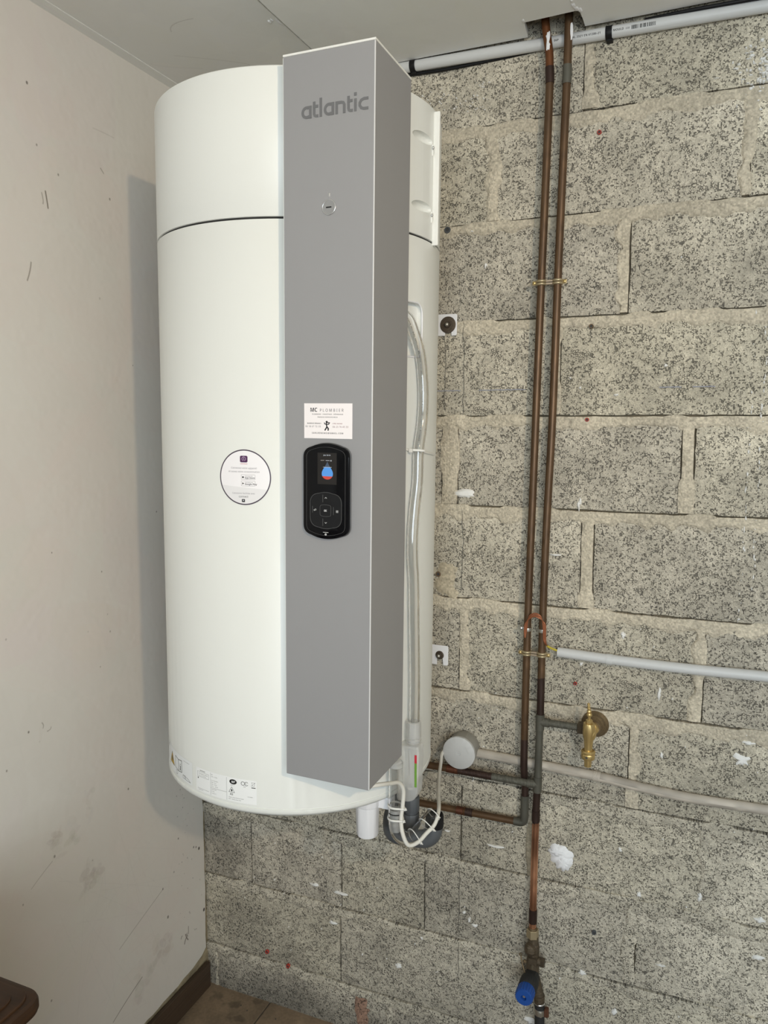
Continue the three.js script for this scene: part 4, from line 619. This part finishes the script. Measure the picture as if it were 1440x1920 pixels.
// ---------------------------------------------------------------- copper pipes
const RP = 0.0078;
const L = [[0.868, 2.43, 0.04], [0.8702, 2.2711, 0.036], [0.8787, 2.2121, 0.034], [0.881, 2.1635, 0.034], [0.8784, 2.0171, 0.034], [0.8721, 1.7134, 0.034], [0.8666, 1.3941, 0.034], [0.8617, 1.1155, 0.034], [0.8598, 0.85, 0.033], [0.8598, 0.775, 0.031], [0.8608, 0.735, 0.0205], [0.8608, 0.68, 0.019]];
const Rr = [[0.9165, 2.43, 0.04], [0.9143, 2.2723, 0.035], [0.9134, 2.1583, 0.034], [0.9063, 1.8139, 0.034], [0.9022, 1.5237, 0.034], [0.8953, 1.2858, 0.034], [0.8928, 1.1185, 0.034], [0.8924, 0.9008, 0.034], [0.8903, 0.7475, 0.034], [0.8883, 0.6873, 0.034], [0.8873, 0.5293, 0.034], [0.8871, 0.42, 0.034]];
const atY = (list, y) => { for (let i = 1; i < list.length; i++) if (y >= list[i][1]) { const a = list[i - 1], b = list[i], t = (y - a[1]) / (b[1] - a[1]); return [a[0] + (b[0] - a[0]) * t, y, a[2] + (b[2] - a[2]) * t]; } return list[list.length - 1]; };
function patina(g) {                                              // bare copper, browner where the torch and hands have been
  const key = [[0.41, 0.9], [0.44, 0.6], [0.475, 0.45], [0.5, 0.75], [0.54, 1], [0.575, 0.95], [0.6, 0.55], [0.625, 0.42], [0.65, 0.7], [0.67, 0.4]], p = g.attributes.position, c = [];
  for (let i = 0; i < p.count; i++) { const y = p.getY(i) + 0.012 * (vnoise(p.getX(i) * 300, p.getY(i) * 60, 8) - 0.5); let k = 1; while (k < key.length - 1 && y > key[k][0]) k++; const t = clamp01((y - key[k - 1][0]) / (key[k][0] - key[k - 1][0])), v = key[k - 1][1] + (key[k][1] - key[k - 1][1]) * t; c.push(v, v * (0.85 + 0.15 * v), v * (0.8 + 0.2 * v)); }
  g.setAttribute('color', new THREE.Float32BufferAttribute(c, 3)); return g;
}
const stretch = (list, y0, y1, r, seg = 60) => { const p = [atY(list, y1), ...list.filter((q) => q[1] < y1 - 0.004 && q[1] > y0 + 0.004), atY(list, y0)]; return tube(p.length > 2 ? new THREE.CatmullRomCurve3(p.map((q) => V(...q)), false, 'centripetal') : new THREE.LineCurve3(V(...p[0]), V(...p[p.length - 1])), r, seg, 16); };
{
  const p = thing('copper_pipe', 'left of the two brown copper pipes, turning left at its foot under the tank', 'pipe', [0, 0, 0]);
  partLabel(obj('pipe_end', stretch(L, 2.184, 2.43, RP), M.copperRust, p), 'orange rusty top end');
  obj('coupling', [stretch(L, 2.157, 2.187, RP + 0.0009, 8)], M.copperBurnt, p);
  obj('pipe_run', stretch(L, 0.84, 2.159, RP, 120), M.copperOld, p);
  obj('pipe_run', stretch(L, 0.7, 0.842, RP, 40), M.copperBurnt, p);
  obj('elbow', tube(pathOf([[0.8608, 0.71, 0.0195], [0.8602, 0.6465, 0.019], [0.838, 0.6465, 0.0195]], 0.02), RP + 0.0011, 30, 16), M.verdigris, p);
  obj('pipe_run', tube(pathOf([[0.842, 0.6465, 0.0195], [0.56, 0.6455, 0.0225], [0.545, 0.7, 0.1], [0.545, 0.853, 0.2]], 0.03), RP, 60, 16), M.copperOld, p);
  for (const x of [0.716, 0.737]) obj('coupling', rod([x - 0.008, 0.6463, 0.021], [x + 0.008, 0.6463, 0.0208], RP + 0.0012), x < 0.73 ? M.copperRed : M.copperBurnt, p);
  obj('joint_bead', [rod([0.7262, 0.6463, 0.021], [0.7272, 0.6463, 0.021], RP + 0.0018)], M.copperRust, p);
  obj('paint_smear', [[0.0076, 2.2345, 0.0035, 0.016], [0.0078, 2.222, 0.0028, 0.008]].map(([d, y, a, b], i) => { const q = atY(L, y); return blob(0, 0, a, b, 0.0012, 40 + i, 18, 0.5).rotateY(0.3).translate(q[0] + 0.0015, y, q[2] + d); }), M.paintBlob, p);
}
{
  const p = thing('copper_pipe', 'right of the two brown copper pipes, feeding the brass tap and the valve', 'pipe', [0, 0, 0]);
  obj('pipe_run', stretch(Rr, 2.183, 2.43, RP), M.copperOld, p);
  obj('coupling', stretch(Rr, 2.151, 2.185, RP + 0.001, 8), M.verdigris, p);
  obj('pipe_run', stretch(Rr, 0.98, 2.153, RP, 120), M.copperOld, p);
  obj('pipe_run', stretch(Rr, 0.895, 0.982, RP, 20), M.copperBurnt, p);
  const t1 = atY(Rr, 0.8855); obj('tee', [stretch(Rr, 0.868, 0.902, RP + 0.0014, 8), rod(t1, [t1[0] + 0.02, 0.8858, 0.0345], RP + 0.0014)], M.verdigris, p);
  obj('pipe_branch', rod([0.9, 0.8858, 0.0345], [0.972, 0.8865, 0.036], RP - 0.0004), M.verdigris, p);
  obj('pipe_run', stretch(Rr, 0.76, 0.87, RP, 20), M.verdigris, p);
  const t2 = atY(Rr, 0.7475); obj('tee', [stretch(Rr, 0.73, 0.764, RP + 0.0014, 8), rod(t2, [t2[0] - 0.022, 0.7475, 0.0375], RP + 0.0014)], M.verdigris, p);
  obj('pipe_branch', rod([0.876, 0.7475, 0.0375], [0.79, 0.7475, 0.0378], RP), M.verdigris, p);
  obj('pipe_branch', rod([0.792, 0.7475, 0.0378], [0.715, 0.7478, 0.038], RP), M.copperBurnt, p);
  obj('coupling', rod([0.69, 0.748, 0.038], [0.716, 0.748, 0.038], RP + 0.0011), M.copperRed, p);
  obj('pipe_branch', tube(pathOf([[0.692, 0.748, 0.038], [0.58, 0.7485, 0.04], [0.56, 0.78, 0.12], [0.56, 0.853, 0.2]], 0.03), RP, 50, 16), M.copperOld, p);
  obj('pipe_run', stretch(Rr, 0.66, 0.732, RP, 10), M.copperBurnt, p);
  obj('coupling', stretch(Rr, 0.664, 0.688, RP + 0.001, 8), M.copperBurnt, p);
  partLabel(obj('pipe_run', patina(stretch(Rr, 0.42, 0.662, RP, 90)), M.copperBright, p), 'bright bare copper length');
  
  obj('coupling', stretch(Rr, 0.431, 0.462, RP + 0.0012, 8), M.copperBurnt, p);
  obj('paint_smear', [blob(0, 0, 0.003, 0.019, 0.0016, 44, 18, 0.3).rotateY(0.9).translate(0.9216, 2.243, 0.0395)], M.paintBlob, p);
}
// clips that hold the pair of pipes
for (const [y, label] of [[1.785, 'brass double pipe clip high up, level with the upper blocks'], [1.031, 'brass double pipe clip level with the end of the upper conduit']]) {
  const c = thing('pipe_clip', label, 'pipe clip', [0, y, 0]); const a = atY(L, y), b = atY(Rr, y);
  for (const q of [a, b]) obj('band', [0.0028, -0.0028].map((d) => new THREE.TorusGeometry(RP + 0.0006, 0.0026, 10, 30).rotateX(Math.PI / 2).translate(q[0], d, q[2])), M.brassPale, c);
  obj('bridge', [moved(box(b[0] - a[0] - 0.016, 0.0042, 0.006, 0.001), (a[0] + b[0]) / 2, 0.0026, 0.035), moved(box(b[0] - a[0] - 0.016, 0.0042, 0.006, 0.001), (a[0] + b[0]) / 2, -0.0026, 0.035)], std({ color: rgb(0.42, 0.34, 0.25), roughness: 0.45, metalness: 0.6 }), c);
  obj('screw_foot', rod([(a[0] + b[0]) / 2, 0, 0.032], [(a[0] + b[0]) / 2, 0, -0.004], 0.0035), M.steel, c);
  for (const [q, s] of [[a, -1], [b, 1]]) { const x = q[0] + s * 0.0125; obj('lug', moved(box(0.011, 0.009, 0.003, 0.0012), x, 0, 0.034), M.brassPale, c); obj('screw', lathe([[0, 0], [0.0034, 0], [0.0034, 0.0012], [0.0022, 0.0026], [0, 0.0028]], 16).rotateX(Math.PI / 2).translate(x + s * 0.001, 0, 0.0352), M.brass, c); }
}
{ // earth bonding
  const c = thing('earth_strap', 'thin steel earth strap with a screw round both copper pipes', 'strap', [0, 1.082, 0]); const a = atY(L, 1.082), b = atY(Rr, 1.082);
  for (const q of [a, b]) obj('band', lathe([[RP + 0.0001, -0.0034], [RP + 0.0009, -0.0034], [RP + 0.0009, 0.0034], [RP + 0.0001, 0.0034]], 28).translate(q[0], 0, q[2]), M.steel, c);
  obj('screw_lug', moved(box(0.008, 0.008, 0.003, 0.001), a[0] - 0.0115, 0.001, 0.036), M.steel, c); obj('screw', lathe([[0, 0], [0.0042, 0], [0.0042, 0.001], [0.0026, 0.0032], [0, 0.0034]], 18).rotateX(Math.PI / 2).translate(a[0] - 0.0125, 0.0015, 0.037), M.chrome, c);
  const w = thing('earth_wire', 'bare copper earth wire looped between the pipes, yellow sheathed at the conduit', 'wire', [0, 0, 0]);
  const wm = std({ color: rgb(0.42, 0.16, 0.08), roughness: 0.4, metalness: 0.7 }); const strands = [];
  for (let k = 0; k < 5; k++) { const o = (k - 2) * 0.0013, d = 0.001 * ((k * 7) % 3); strands.push(tube(spline([[0.859 + o * 0.3, 1.066, 0.0445], [0.8595 + o, 1.082, 0.0448], [0.8615 + o, 1.099 + o, 0.0455], [0.8685, 1.1115 + o * 1.4, 0.047 + d], [0.8795, 1.117 + o * 1.5, 0.048], [0.8905, 1.1125 + o * 1.4, 0.047 + d], [0.8975 - o, 1.099, 0.0455], [0.8988 - o, 1.082, 0.0445], [0.8992 - o, 1.068, 0.0435], [0.901 - o * 0.6, 1.058, 0.042], [0.904, 1.0505, 0.036]]), 0.0009, 70, 7)); }
  obj('strand', strands, wm, w);
  obj('sheath', tube(spline([[0.9035, 1.051, 0.0365], [0.908, 1.0465, 0.03], [0.914, 1.0415, 0.022], [0.928, 1.0345, 0.0125]]), 0.0023, 24, 10), M.yellow, w);
}
{ // brass tap
  const p = thing('garden_tap', 'brass bib tap on the block wall beside the copper pipes', 'tap', [0.9972, 0, 0]);
  const z = 0.07, up = (pts, n = 32) => crease(lathe(pts, n).translate(0, 0, z), 0.5);
  obj('rosette', crease(lathe([[0, 0.002], [0.0275, 0.002], [0.028, 0.004], [0.026, 0.007], [0.018, 0.015], [0.0145, 0.022], [0.0135, 0.026], [0, 0.026]], 40).rotateX(Math.PI / 2).translate(0.004, 0.8865, 0), 0.6), M.brassDull, p);
  obj('inlet', [rod([0.003, 0.8865, 0.02], [0, 0.8915, 0.066], 0.0105, 0.0095)], M.brass, p);
  obj('collar_nut', hexNut(0.023, 0.009).rotateX(Math.PI / 2).translate(0.002, 0.888, 0.034), M.brass, p);
  obj('tap_body', up([[0, 0.851], [0.0078, 0.851], [0.0082, 0.858], [0.0082, 0.866], [0.0092, 0.876], [0.0118, 0.888], [0.0124, 0.897], [0.0118, 0.908], [0.0108, 0.912], [0, 0.912]]), M.brass, p);
  obj('body_bulge', new THREE.SphereGeometry(0.0098, 24, 16).scale(0.9, 1.5, 1).rotateZ(-0.25).translate(0.0055, 0.888, z - 0.001), M.brass, p);
  obj('spout_nut', up([[0.007, 0.838], [0.0128, 0.838], [0.0136, 0.84], [0.0136, 0.8475], [0.0128, 0.849], [0.0142, 0.851], [0.0142, 0.8535], [0.012, 0.856], [0.007, 0.856]]), M.brass, p);
  obj('spout_hole', new THREE.CylinderGeometry(0.0022, 0.0022, 0.001, 14).rotateX(Math.PI / 2).translate(-0.001, 0.8445, z + 0.0136), M.crack, p);
  obj('spout', up([[0.0058, 0.8215], [0.0068, 0.8215], [0.007, 0.823], [0.0076, 0.838], [0.0076, 0.84], [0.0058, 0.84]]), M.brass, p);
  obj('gland_nut', hexNut(0.0105, 0.006).translate(0, 0.9125, z), M.brass, p);
  obj('stem', up([[0, 0.919], [0.0028, 0.919], [0.0028, 0.926], [0.0052, 0.9275], [0.0055, 0.93], [0.004, 0.9335], [0, 0.934]], 20), M.brass, p);
  obj('handle', crease(lathe([[0, 0], [0.0042, 0.001], [0.0048, 0.004], [0.0032, 0.0075], [0.0036, 0.0095], [0.0032, 0.0115], [0.0026, 0.0125], [0.003, 0.016], [0.0028, 0.0195], [0, 0.021]], 20).rotateX(-0.5).rotateZ(0.18).translate(-0.0002, 0.9325, z), 0.5), M.brass, p);
  obj('elbow_block', [moved(box(0.017, 0.02, 0.022, 0.003), -0.0185, 0.8865, 0.036)], M.brassDirty, p);
  obj('sealing_ring', rod([-0.0095, 0.8865, 0.0365], [-0.0065, 0.8865, 0.0365], 0.0105), M.steel, p);
}
{ // safety valve set at the foot of the right pipe
  const p = thing('safety_valve', 'grimy brass valve set with a blue knob at the foot of the right copper pipe', 'valve', [0, 0, 0]);
  partLabel(obj('union_nut', hexNut(0.0215, 0.0175).rotateY(0.4).translate(0.8873, 0.398, 0.034), M.brassPale, p), 'brass hexagon nut');
  obj('nut_collar', lathe([[0.0079, 0.416], [0.0105, 0.416], [0.0095, 0.4195], [0.0079, 0.42]], 24).translate(0.8872, 0, 0.034), M.brassDull, p);
  obj('valve_body', [crease(lathe([[0, 0.29], [0.0115, 0.29], [0.0125, 0.3], [0.0138, 0.315], [0.0138, 0.345], [0.0125, 0.353], [0.0125, 0.36], [0.0132, 0.363], [0.0132, 0.379], [0.0112, 0.384], [0.0108, 0.398], [0, 0.398]], 28).translate(0.8895, 0, 0.034), 0.5), crease(new THREE.SphereGeometry(0.0135, 22, 16).scale(1, 1.1, 0.9).translate(0.885, 0.3735, 0.042)), moved(box(0.019, 0.014, 0.014, 0.003), 0.891, 0.3505, 0.0455)], M.brassDirty, p);
  obj('side_port', [rod([0.893, 0.345, 0.034], [0.9135, 0.343, 0.034], 0.0092), crease(hexNut(0.017, 0.006).rotateZ(-Math.PI / 2).translate(0.908, 0.3435, 0.034))], M.brassDirty, p);
  obj('test_lever', [tube(spline([[0.8655, 0.3545, 0.046], [0.869, 0.345, 0.051], [0.8745, 0.333, 0.056], [0.8785, 0.3215, 0.057]]), 0.0017, 24, 8), new THREE.TorusGeometry(0.0028, 0.0011, 8, 18).translate(0.8648, 0.3578, 0.046), new THREE.SphereGeometry(0.0042, 14, 10).translate(0.8755, 0.349, 0.052)], M.brassDull, p);
  const axis = (g) => along(g, [0.8895, 0.3115, 0.04], [0.8865, 0.3095, 0.112]);
  obj('knob_base', axis(crease(lathe([[0, 0], [0.0165, 0], [0.0178, 0.004], [0.0178, 0.014], [0.0192, 0.016], [0.0198, 0.02], [0.0198, 0.043], [0.0185, 0.0455], [0, 0.0455]], 36), 0.5)), M.rubber, p);
  const ribs = []; for (let k = 0; k < 20; k++) { const a = k / 20 * 6.2832; ribs.push(new THREE.CylinderGeometry(0.0013, 0.0013, 0.021, 6).translate(0.0181 * Math.cos(a), 0.058, 0.0181 * Math.sin(a))); }
  partLabel(obj('knob', axis(geo([crease(lathe([[0, 0.044], [0.0178, 0.044], [0.0184, 0.046], [0.0184, 0.068], [0.0168, 0.0715], [0.006, 0.0715], [0.0058, 0.07], [0.0052, 0.064], [0, 0.064]], 40), 0.5), ...ribs])), M.blue, p), 'blue plastic knob');
  obj('knob_screw', axis(new THREE.CylinderGeometry(0.0028, 0.0028, 0.004, 12).translate(0, 0.0655, 0)), M.steel, p);
  obj('outlet', [rod([0.894, 0.302, 0.034], [0.9052, 0.262, 0.034], 0.0118, 0.0112)], M.brassDirty, p);
  obj('outlet_nut', lathe([[0, 0], [0.0112, 0], [0.0116, 0.001], [0.0116, 0.018], [0.0112, 0.019], [0, 0.019]], 28).translate(0.9055, 0.248, 0.034), M.brassDirty, p);
  obj('steel_ring', lathe([[0.008, 0], [0.0112, 0], [0.0122, 0.0015], [0.0112, 0.0045], [0.008, 0.0045]], 28).translate(0.9062, 0.246, 0.034), M.chrome, p);
  const h = thing('black_hose', 'black rubber hose leaving the valve towards the floor at the bottom of the picture', 'hose', [0, 0, 0]);
  obj('hose_wall', tube(spline([[0.9065, 0.249, 0.034], [0.907, 0.22, 0.034], [0.908, 0.15, 0.034], [0.909, 0.0, 0.035]]), 0.0107, 30, 20), M.rubber, h);
  const c = thing('hose_clamp', 'steel hose clamp with a rusty screw block around the black hose', 'hose clamp', [0.907, 0.2285, 0.034]);
  obj('band', [lathe([[0.0108, -0.0065], [0.0118, -0.0065], [0.0122, 0], [0.0118, 0.0065], [0.0108, 0.0065]], 30)], M.steel, c); obj('band_step', moved(box(0.005, 0.011, 0.003, 0.0008), 0.004, -0.001, 0.0112), M.steel, c);
  obj('screw_block', [moved(box(0.009, 0.02, 0.011, 0.002), 0.0148, 0.002, 0.001), rod([0.017, -0.006, 0.003], [0.0165, 0.014, 0.003], 0.0038)], M.rust, c);
}

// ---------------------------------------------------------------- conduits
{
  const RC = 0.0108;
  const top = thing('conduit', 'pale grey plastic conduit with black print running along the ceiling', 'conduit', [0, 0, 0]);
  const A = [0.42, 2.2484, 0.0125], B = [1.62, 2.2278, 0.0125]; obj('conduit_tube', rod(A, B, RC, RC, 28), M.conduit, top);
  const print = canvasTex(2048, 96, (x, w, h) => { x.fillStyle = '#fff'; x.fillRect(0, 0, w, h); x.fillStyle = '#3c3c3c'; x.font = 'bold 36px sans-serif'; x.fillText('FT   06P', 300, 62); x.fillText('BK PAL 3321 EN 61386-21', 520, 62); x.fillText('MOULD', 1090, 60); x.font = '30px sans-serif'; x.fillText('608', 1240, 60); x.fillStyle = '#222'; let p = 1310; for (let k = 0; p < 1590; k++) { const b = 3 + Math.floor(hash2(k, 2) * 12); x.fillRect(p, 24, b, 46); p += b + 4 + Math.floor(hash2(k, 3) * 9); } });
  const pg = new THREE.CylinderGeometry(RC + 0.0003, RC + 0.0003, 0.31, 10, 1, true, -0.62, 1.25); const pu = pg.attributes.uv; for (let i = 0; i < pu.count; i++) { const u = pu.getX(i), v = pu.getY(i); pu.setXY(i, v, 1 - u); }
  pg.rotateZ(Math.PI / 2).rotateZ(Math.PI).rotateX(0.15);
  const pm = M.conduit.clone(); pm.map = print; const sl = Math.atan2(B[1] - A[1], B[0] - A[0]); const xc = 0.984; pg.rotateZ(sl).translate(xc, A[1] + (xc - A[0]) * Math.tan(sl), 0.0125);
  obj('printed_band', pg, pm, top);
  for (const [x, l] of [[0.594, 'black clip on the ceiling conduit next to the grey column'], [0.9868, 'black clip on the ceiling conduit right of the copper pipes']]) {
    const y = A[1] + (x - A[0]) * Math.tan(sl), c = thing('conduit_clip', l, 'clip', [x, y, 0.0125]); c.rotation.z = sl;
    obj('clip_band', lathe([[RC + 0.0001, -0.005], [RC + 0.0016, -0.0055], [RC + 0.0008, 0], [RC + 0.0016, 0.0065], [RC + 0.0001, 0.006]], 30).rotateZ(Math.PI / 2), M.black, c);
    obj('clip_foot', moved(box(0.012, 0.008, 0.016, 0.001), 0, -0.0105, -0.006), M.black, c);
  }
  const bc = thing('cable_or_shade_line', 'thin black cable running along the underside of the ceiling conduit', 'cable', [0, 0, 0]);
  obj('cable_sheath', tube(spline([[0.44, 2.236, 0.006], [0.58, 2.2325, 0.0065], [0.66, 2.2305, 0.006], [0.74, 2.2325, 0.0035], [0.84, 2.2365, 0.002], [0.9, 2.243, 0.0015]]), 0.0032, 60, 10), M.black, bc);
  const bd = thing('cable_or_shade_line', 'thin black strip added as the gap shadow between ceiling and conduit at the upper right', 'cable', [0, 0, 0]);  // dark strip drawn for the shadow in the gap above the conduit
  obj('cable_sheath', tube(spline([[1.05, 2.2492, 0.0125], [1.12, 2.2478, 0.019], [1.2, 2.2462, 0.0215], [1.3, 2.2445, 0.022], [1.6, 2.2392, 0.022]]), 0.0035, 60, 10), M.black, bd);
  const c1 = thing('conduit', 'white-grey conduit running right from the earth clamp on the copper pipes', 'conduit', [0, 0, 0]);
  obj('conduit_tube', tube(spline([[0.9215, 1.034, 0.0125], [1.02, 1.031, 0.0125], [1.16, 1.0295, 0.0125], [1.32, 1.032, 0.0125], [1.7, 1.034, 0.0125]]), 0.0103, 60, 24), M.conduit, c1);
  obj('sleeve', rod([1.0205, 1.0307, 0.0125], [1.0325, 1.0305, 0.0125], 0.0114), M.conduit, c1);
  const c2 = thing('conduit', 'dusty grey conduit sagging right from the round junction box', 'conduit', [0, 0, 0]);
  obj('conduit_tube', tube(spline([[0.748, 0.783, 0.0105], [0.87, 0.7805, 0.0105], [1.009, 0.7765, 0.0115], [1.11, 0.769, 0.0125], [1.189, 0.7655, 0.0125], [1.33, 0.768, 0.0125], [1.7, 0.775, 0.0125]]), 0.0098, 70, 24), M.conduitOld, c2);
  obj('sleeve', rod([1.002, 0.7768, 0.0114], [1.016, 0.776, 0.0116], 0.0109), M.conduitOld, c2);
}
// plugs and holes left in the blocks
for (const [x, y, m, r, l] of [[0.9722, 2.0657, 'red', 0.0042, 'red wall plug high up, just right of the copper pipes'], [0.9683, 1.7002, 'brownPlug', 0.0046, 'brown wall plug under the mortar, right of the pipes below the upper clip'], [0.9655, 1.5163, 'red', 0.004, 'faded red wall plug in a mortar joint right of the pipes, at mid height'], [0.9579, 0.9671, 'red', 0.0036, 'small red wall plug above the brass tap'], [0.1938, 0.1438, 'red', 0.0052, 'red wall plug near the floor, left and upper of two'], [0.2554, 0.1214, 'red', 0.0052, 'red wall plug near the floor, right and lower of two'], [0.6676, 1.9121, 'plasticGrey', 0.0068, 'grey wall plug beside the upper right edge of the tank'], [0.6535, 1.1768, 'brownPlug', 0.006, 'dark open plug hole in the smooth plaster smear beside the tank'], [1.0128, 0.4215, 'plasticGrey', 0.005, 'old grey wall plug low on the wall, right of the bright copper pipe']]) {
  const p = thing('wall_plug', l, 'wall plug', [x, y, 0.002]);
  obj('collar', crease(lathe([[r * 0.55, -0.012], [r, -0.012], [r, 0.002], [r * 0.9, 0.0034], [r * 0.6, 0.003], [r * 0.55, 0.001], [r * 0.55, -0.012]], 20).rotateX(Math.PI / 2), 0.5), M[m], p);
  obj('hole', new THREE.CylinderGeometry(r * 0.56, r * 0.56, 0.003, 16).rotateX(Math.PI / 2).translate(0, 0, 0), M.gap, p);
}

// ---------------------------------------------------------------- dark wooden sideboard against the left wall (only a corner of its top is in view)
{
  const wood = dataTex(512, 512, (i, j) => { const x = i / 512, y = j / 512, w = fbm(x * 3, y * 26, 120, 4), g = vnoise(x * 8, y * 180, 121, 180); const v = 0.25 + 0.16 * (w - 0.5) + 0.06 * (g - 0.5); return [v * 0.85, v * 0.54, v * 0.28]; }, true);
  wood.repeat.set(2, 2);
  const mw = phy({ map: wood, roughness: 0.55, specularIntensity: 0.7 });
  const s = thing('sideboard', 'dark wooden sideboard whose moulded top corner shows at the lower left', 'sideboard', [0, 0, 0]);
  const rect = (a, b, c, d, r) => { const q = new THREE.Shape(); q.moveTo(a, -b); q.lineTo(c - r, -b); q.quadraticCurveTo(c, -b, c, -b - r); q.lineTo(c, -d + r); q.quadraticCurveTo(c, -d, c - r, -d); q.lineTo(a, -d); q.closePath(); return q; };
  obj('top_board', crease(slab(rect(0.028, 0.92, 0.436, 2.1, 0.03), 0.021, 0.006, 12).rotateX(-Math.PI / 2).translate(0, 0.757, 0), 0.5), mw, s);
  obj('top_moulding', crease(slab(rect(0.024, 0.931, 0.425, 2.089, 0.026), 0.006, 0.0022, 12).rotateX(-Math.PI / 2).translate(0, 0.775, 0), 0.5), mw, s);
  obj('top_panel', crease(slab(rect(0.026, 0.945, 0.411, 2.075, 0.02), 0.004, 0.001, 12).rotateX(-Math.PI / 2).translate(0, 0.7795, 0), 0.5), mw, s);
  obj('carcass', moved(box(0.385, 0.7, 1.11, 0.004), 0.218, 0.407, 1.51), mw, s);
  for (const k of [0, 1]) { const d = obj('door', moved(box(0.018, 0.6, 0.52, 0.004), 0.418, 0.42, 1.235 + k * 0.55), mw, s); obj('knob', new THREE.SphereGeometry(0.014, 20, 14).translate(0.438, 0.44, 1.45 + k * 0.12), M.brass, d); }
  obj('plinth', moved(box(0.37, 0.06, 1.08, 0.002), 0.212, 0.031, 1.51), mw, s);
}
// ---------------------------------------------------------------- warm spot lamp on a stem under the ceiling, behind the camera's right shoulder
{
  const p = thing('spot_lamp', 'small warm ceiling spot lamp aimed at the water heater', 'lamp', LAMP.toArray());
  const dir = LAMP_AIM.clone().sub(LAMP).normalize(), q = new THREE.Quaternion().setFromUnitVectors(V(0, 1, 0), dir), lay = (g) => g.applyQuaternion(q);
  obj('shade', lay(lathe([[0.0, -0.11], [0.028, -0.108], [0.036, -0.09], [0.042, -0.03], [0.046, -0.008], [0.044, -0.008], [0.04, -0.03], [0.034, -0.088], [0, -0.1]], 32)), M.black, p);
  obj('bulb', lay(new THREE.CylinderGeometry(0.036, 0.036, 0.01, 32).translate(0, -0.025, 0)), std({ color: 0x000000, emissive: new THREE.Color(1, 0.68, 0.36), emissiveIntensity: 6 }), p);
  obj('stem', rod([-dir.x * 0.08, -dir.y * 0.08, -dir.z * 0.08], [-dir.x * 0.08, 0.203, -dir.z * 0.08], 0.006), M.black, p);
  obj('ceiling_plate', moved(new THREE.CylinderGeometry(0.04, 0.04, 0.012, 28), -dir.x * 0.08, 0.199, -dir.z * 0.08), M.black, p);
  const l = new THREE.SpotLight(new THREE.Color(1, 0.76, 0.48), LAMP_POWER, 0, 34 * deg, 1, 2); l.position.set(0, 0, 0); l.shadow.radius = 1.6; l.castShadow = true; l.shadow.mapSize.set(2048, 2048);
  l.target.position.copy(LAMP_AIM).sub(LAMP); p.add(l.target); l.target.name = 'lamp_aim'; l.name = 'lamp_light'; p.add(l);
}
renderer.render(scene, camera);
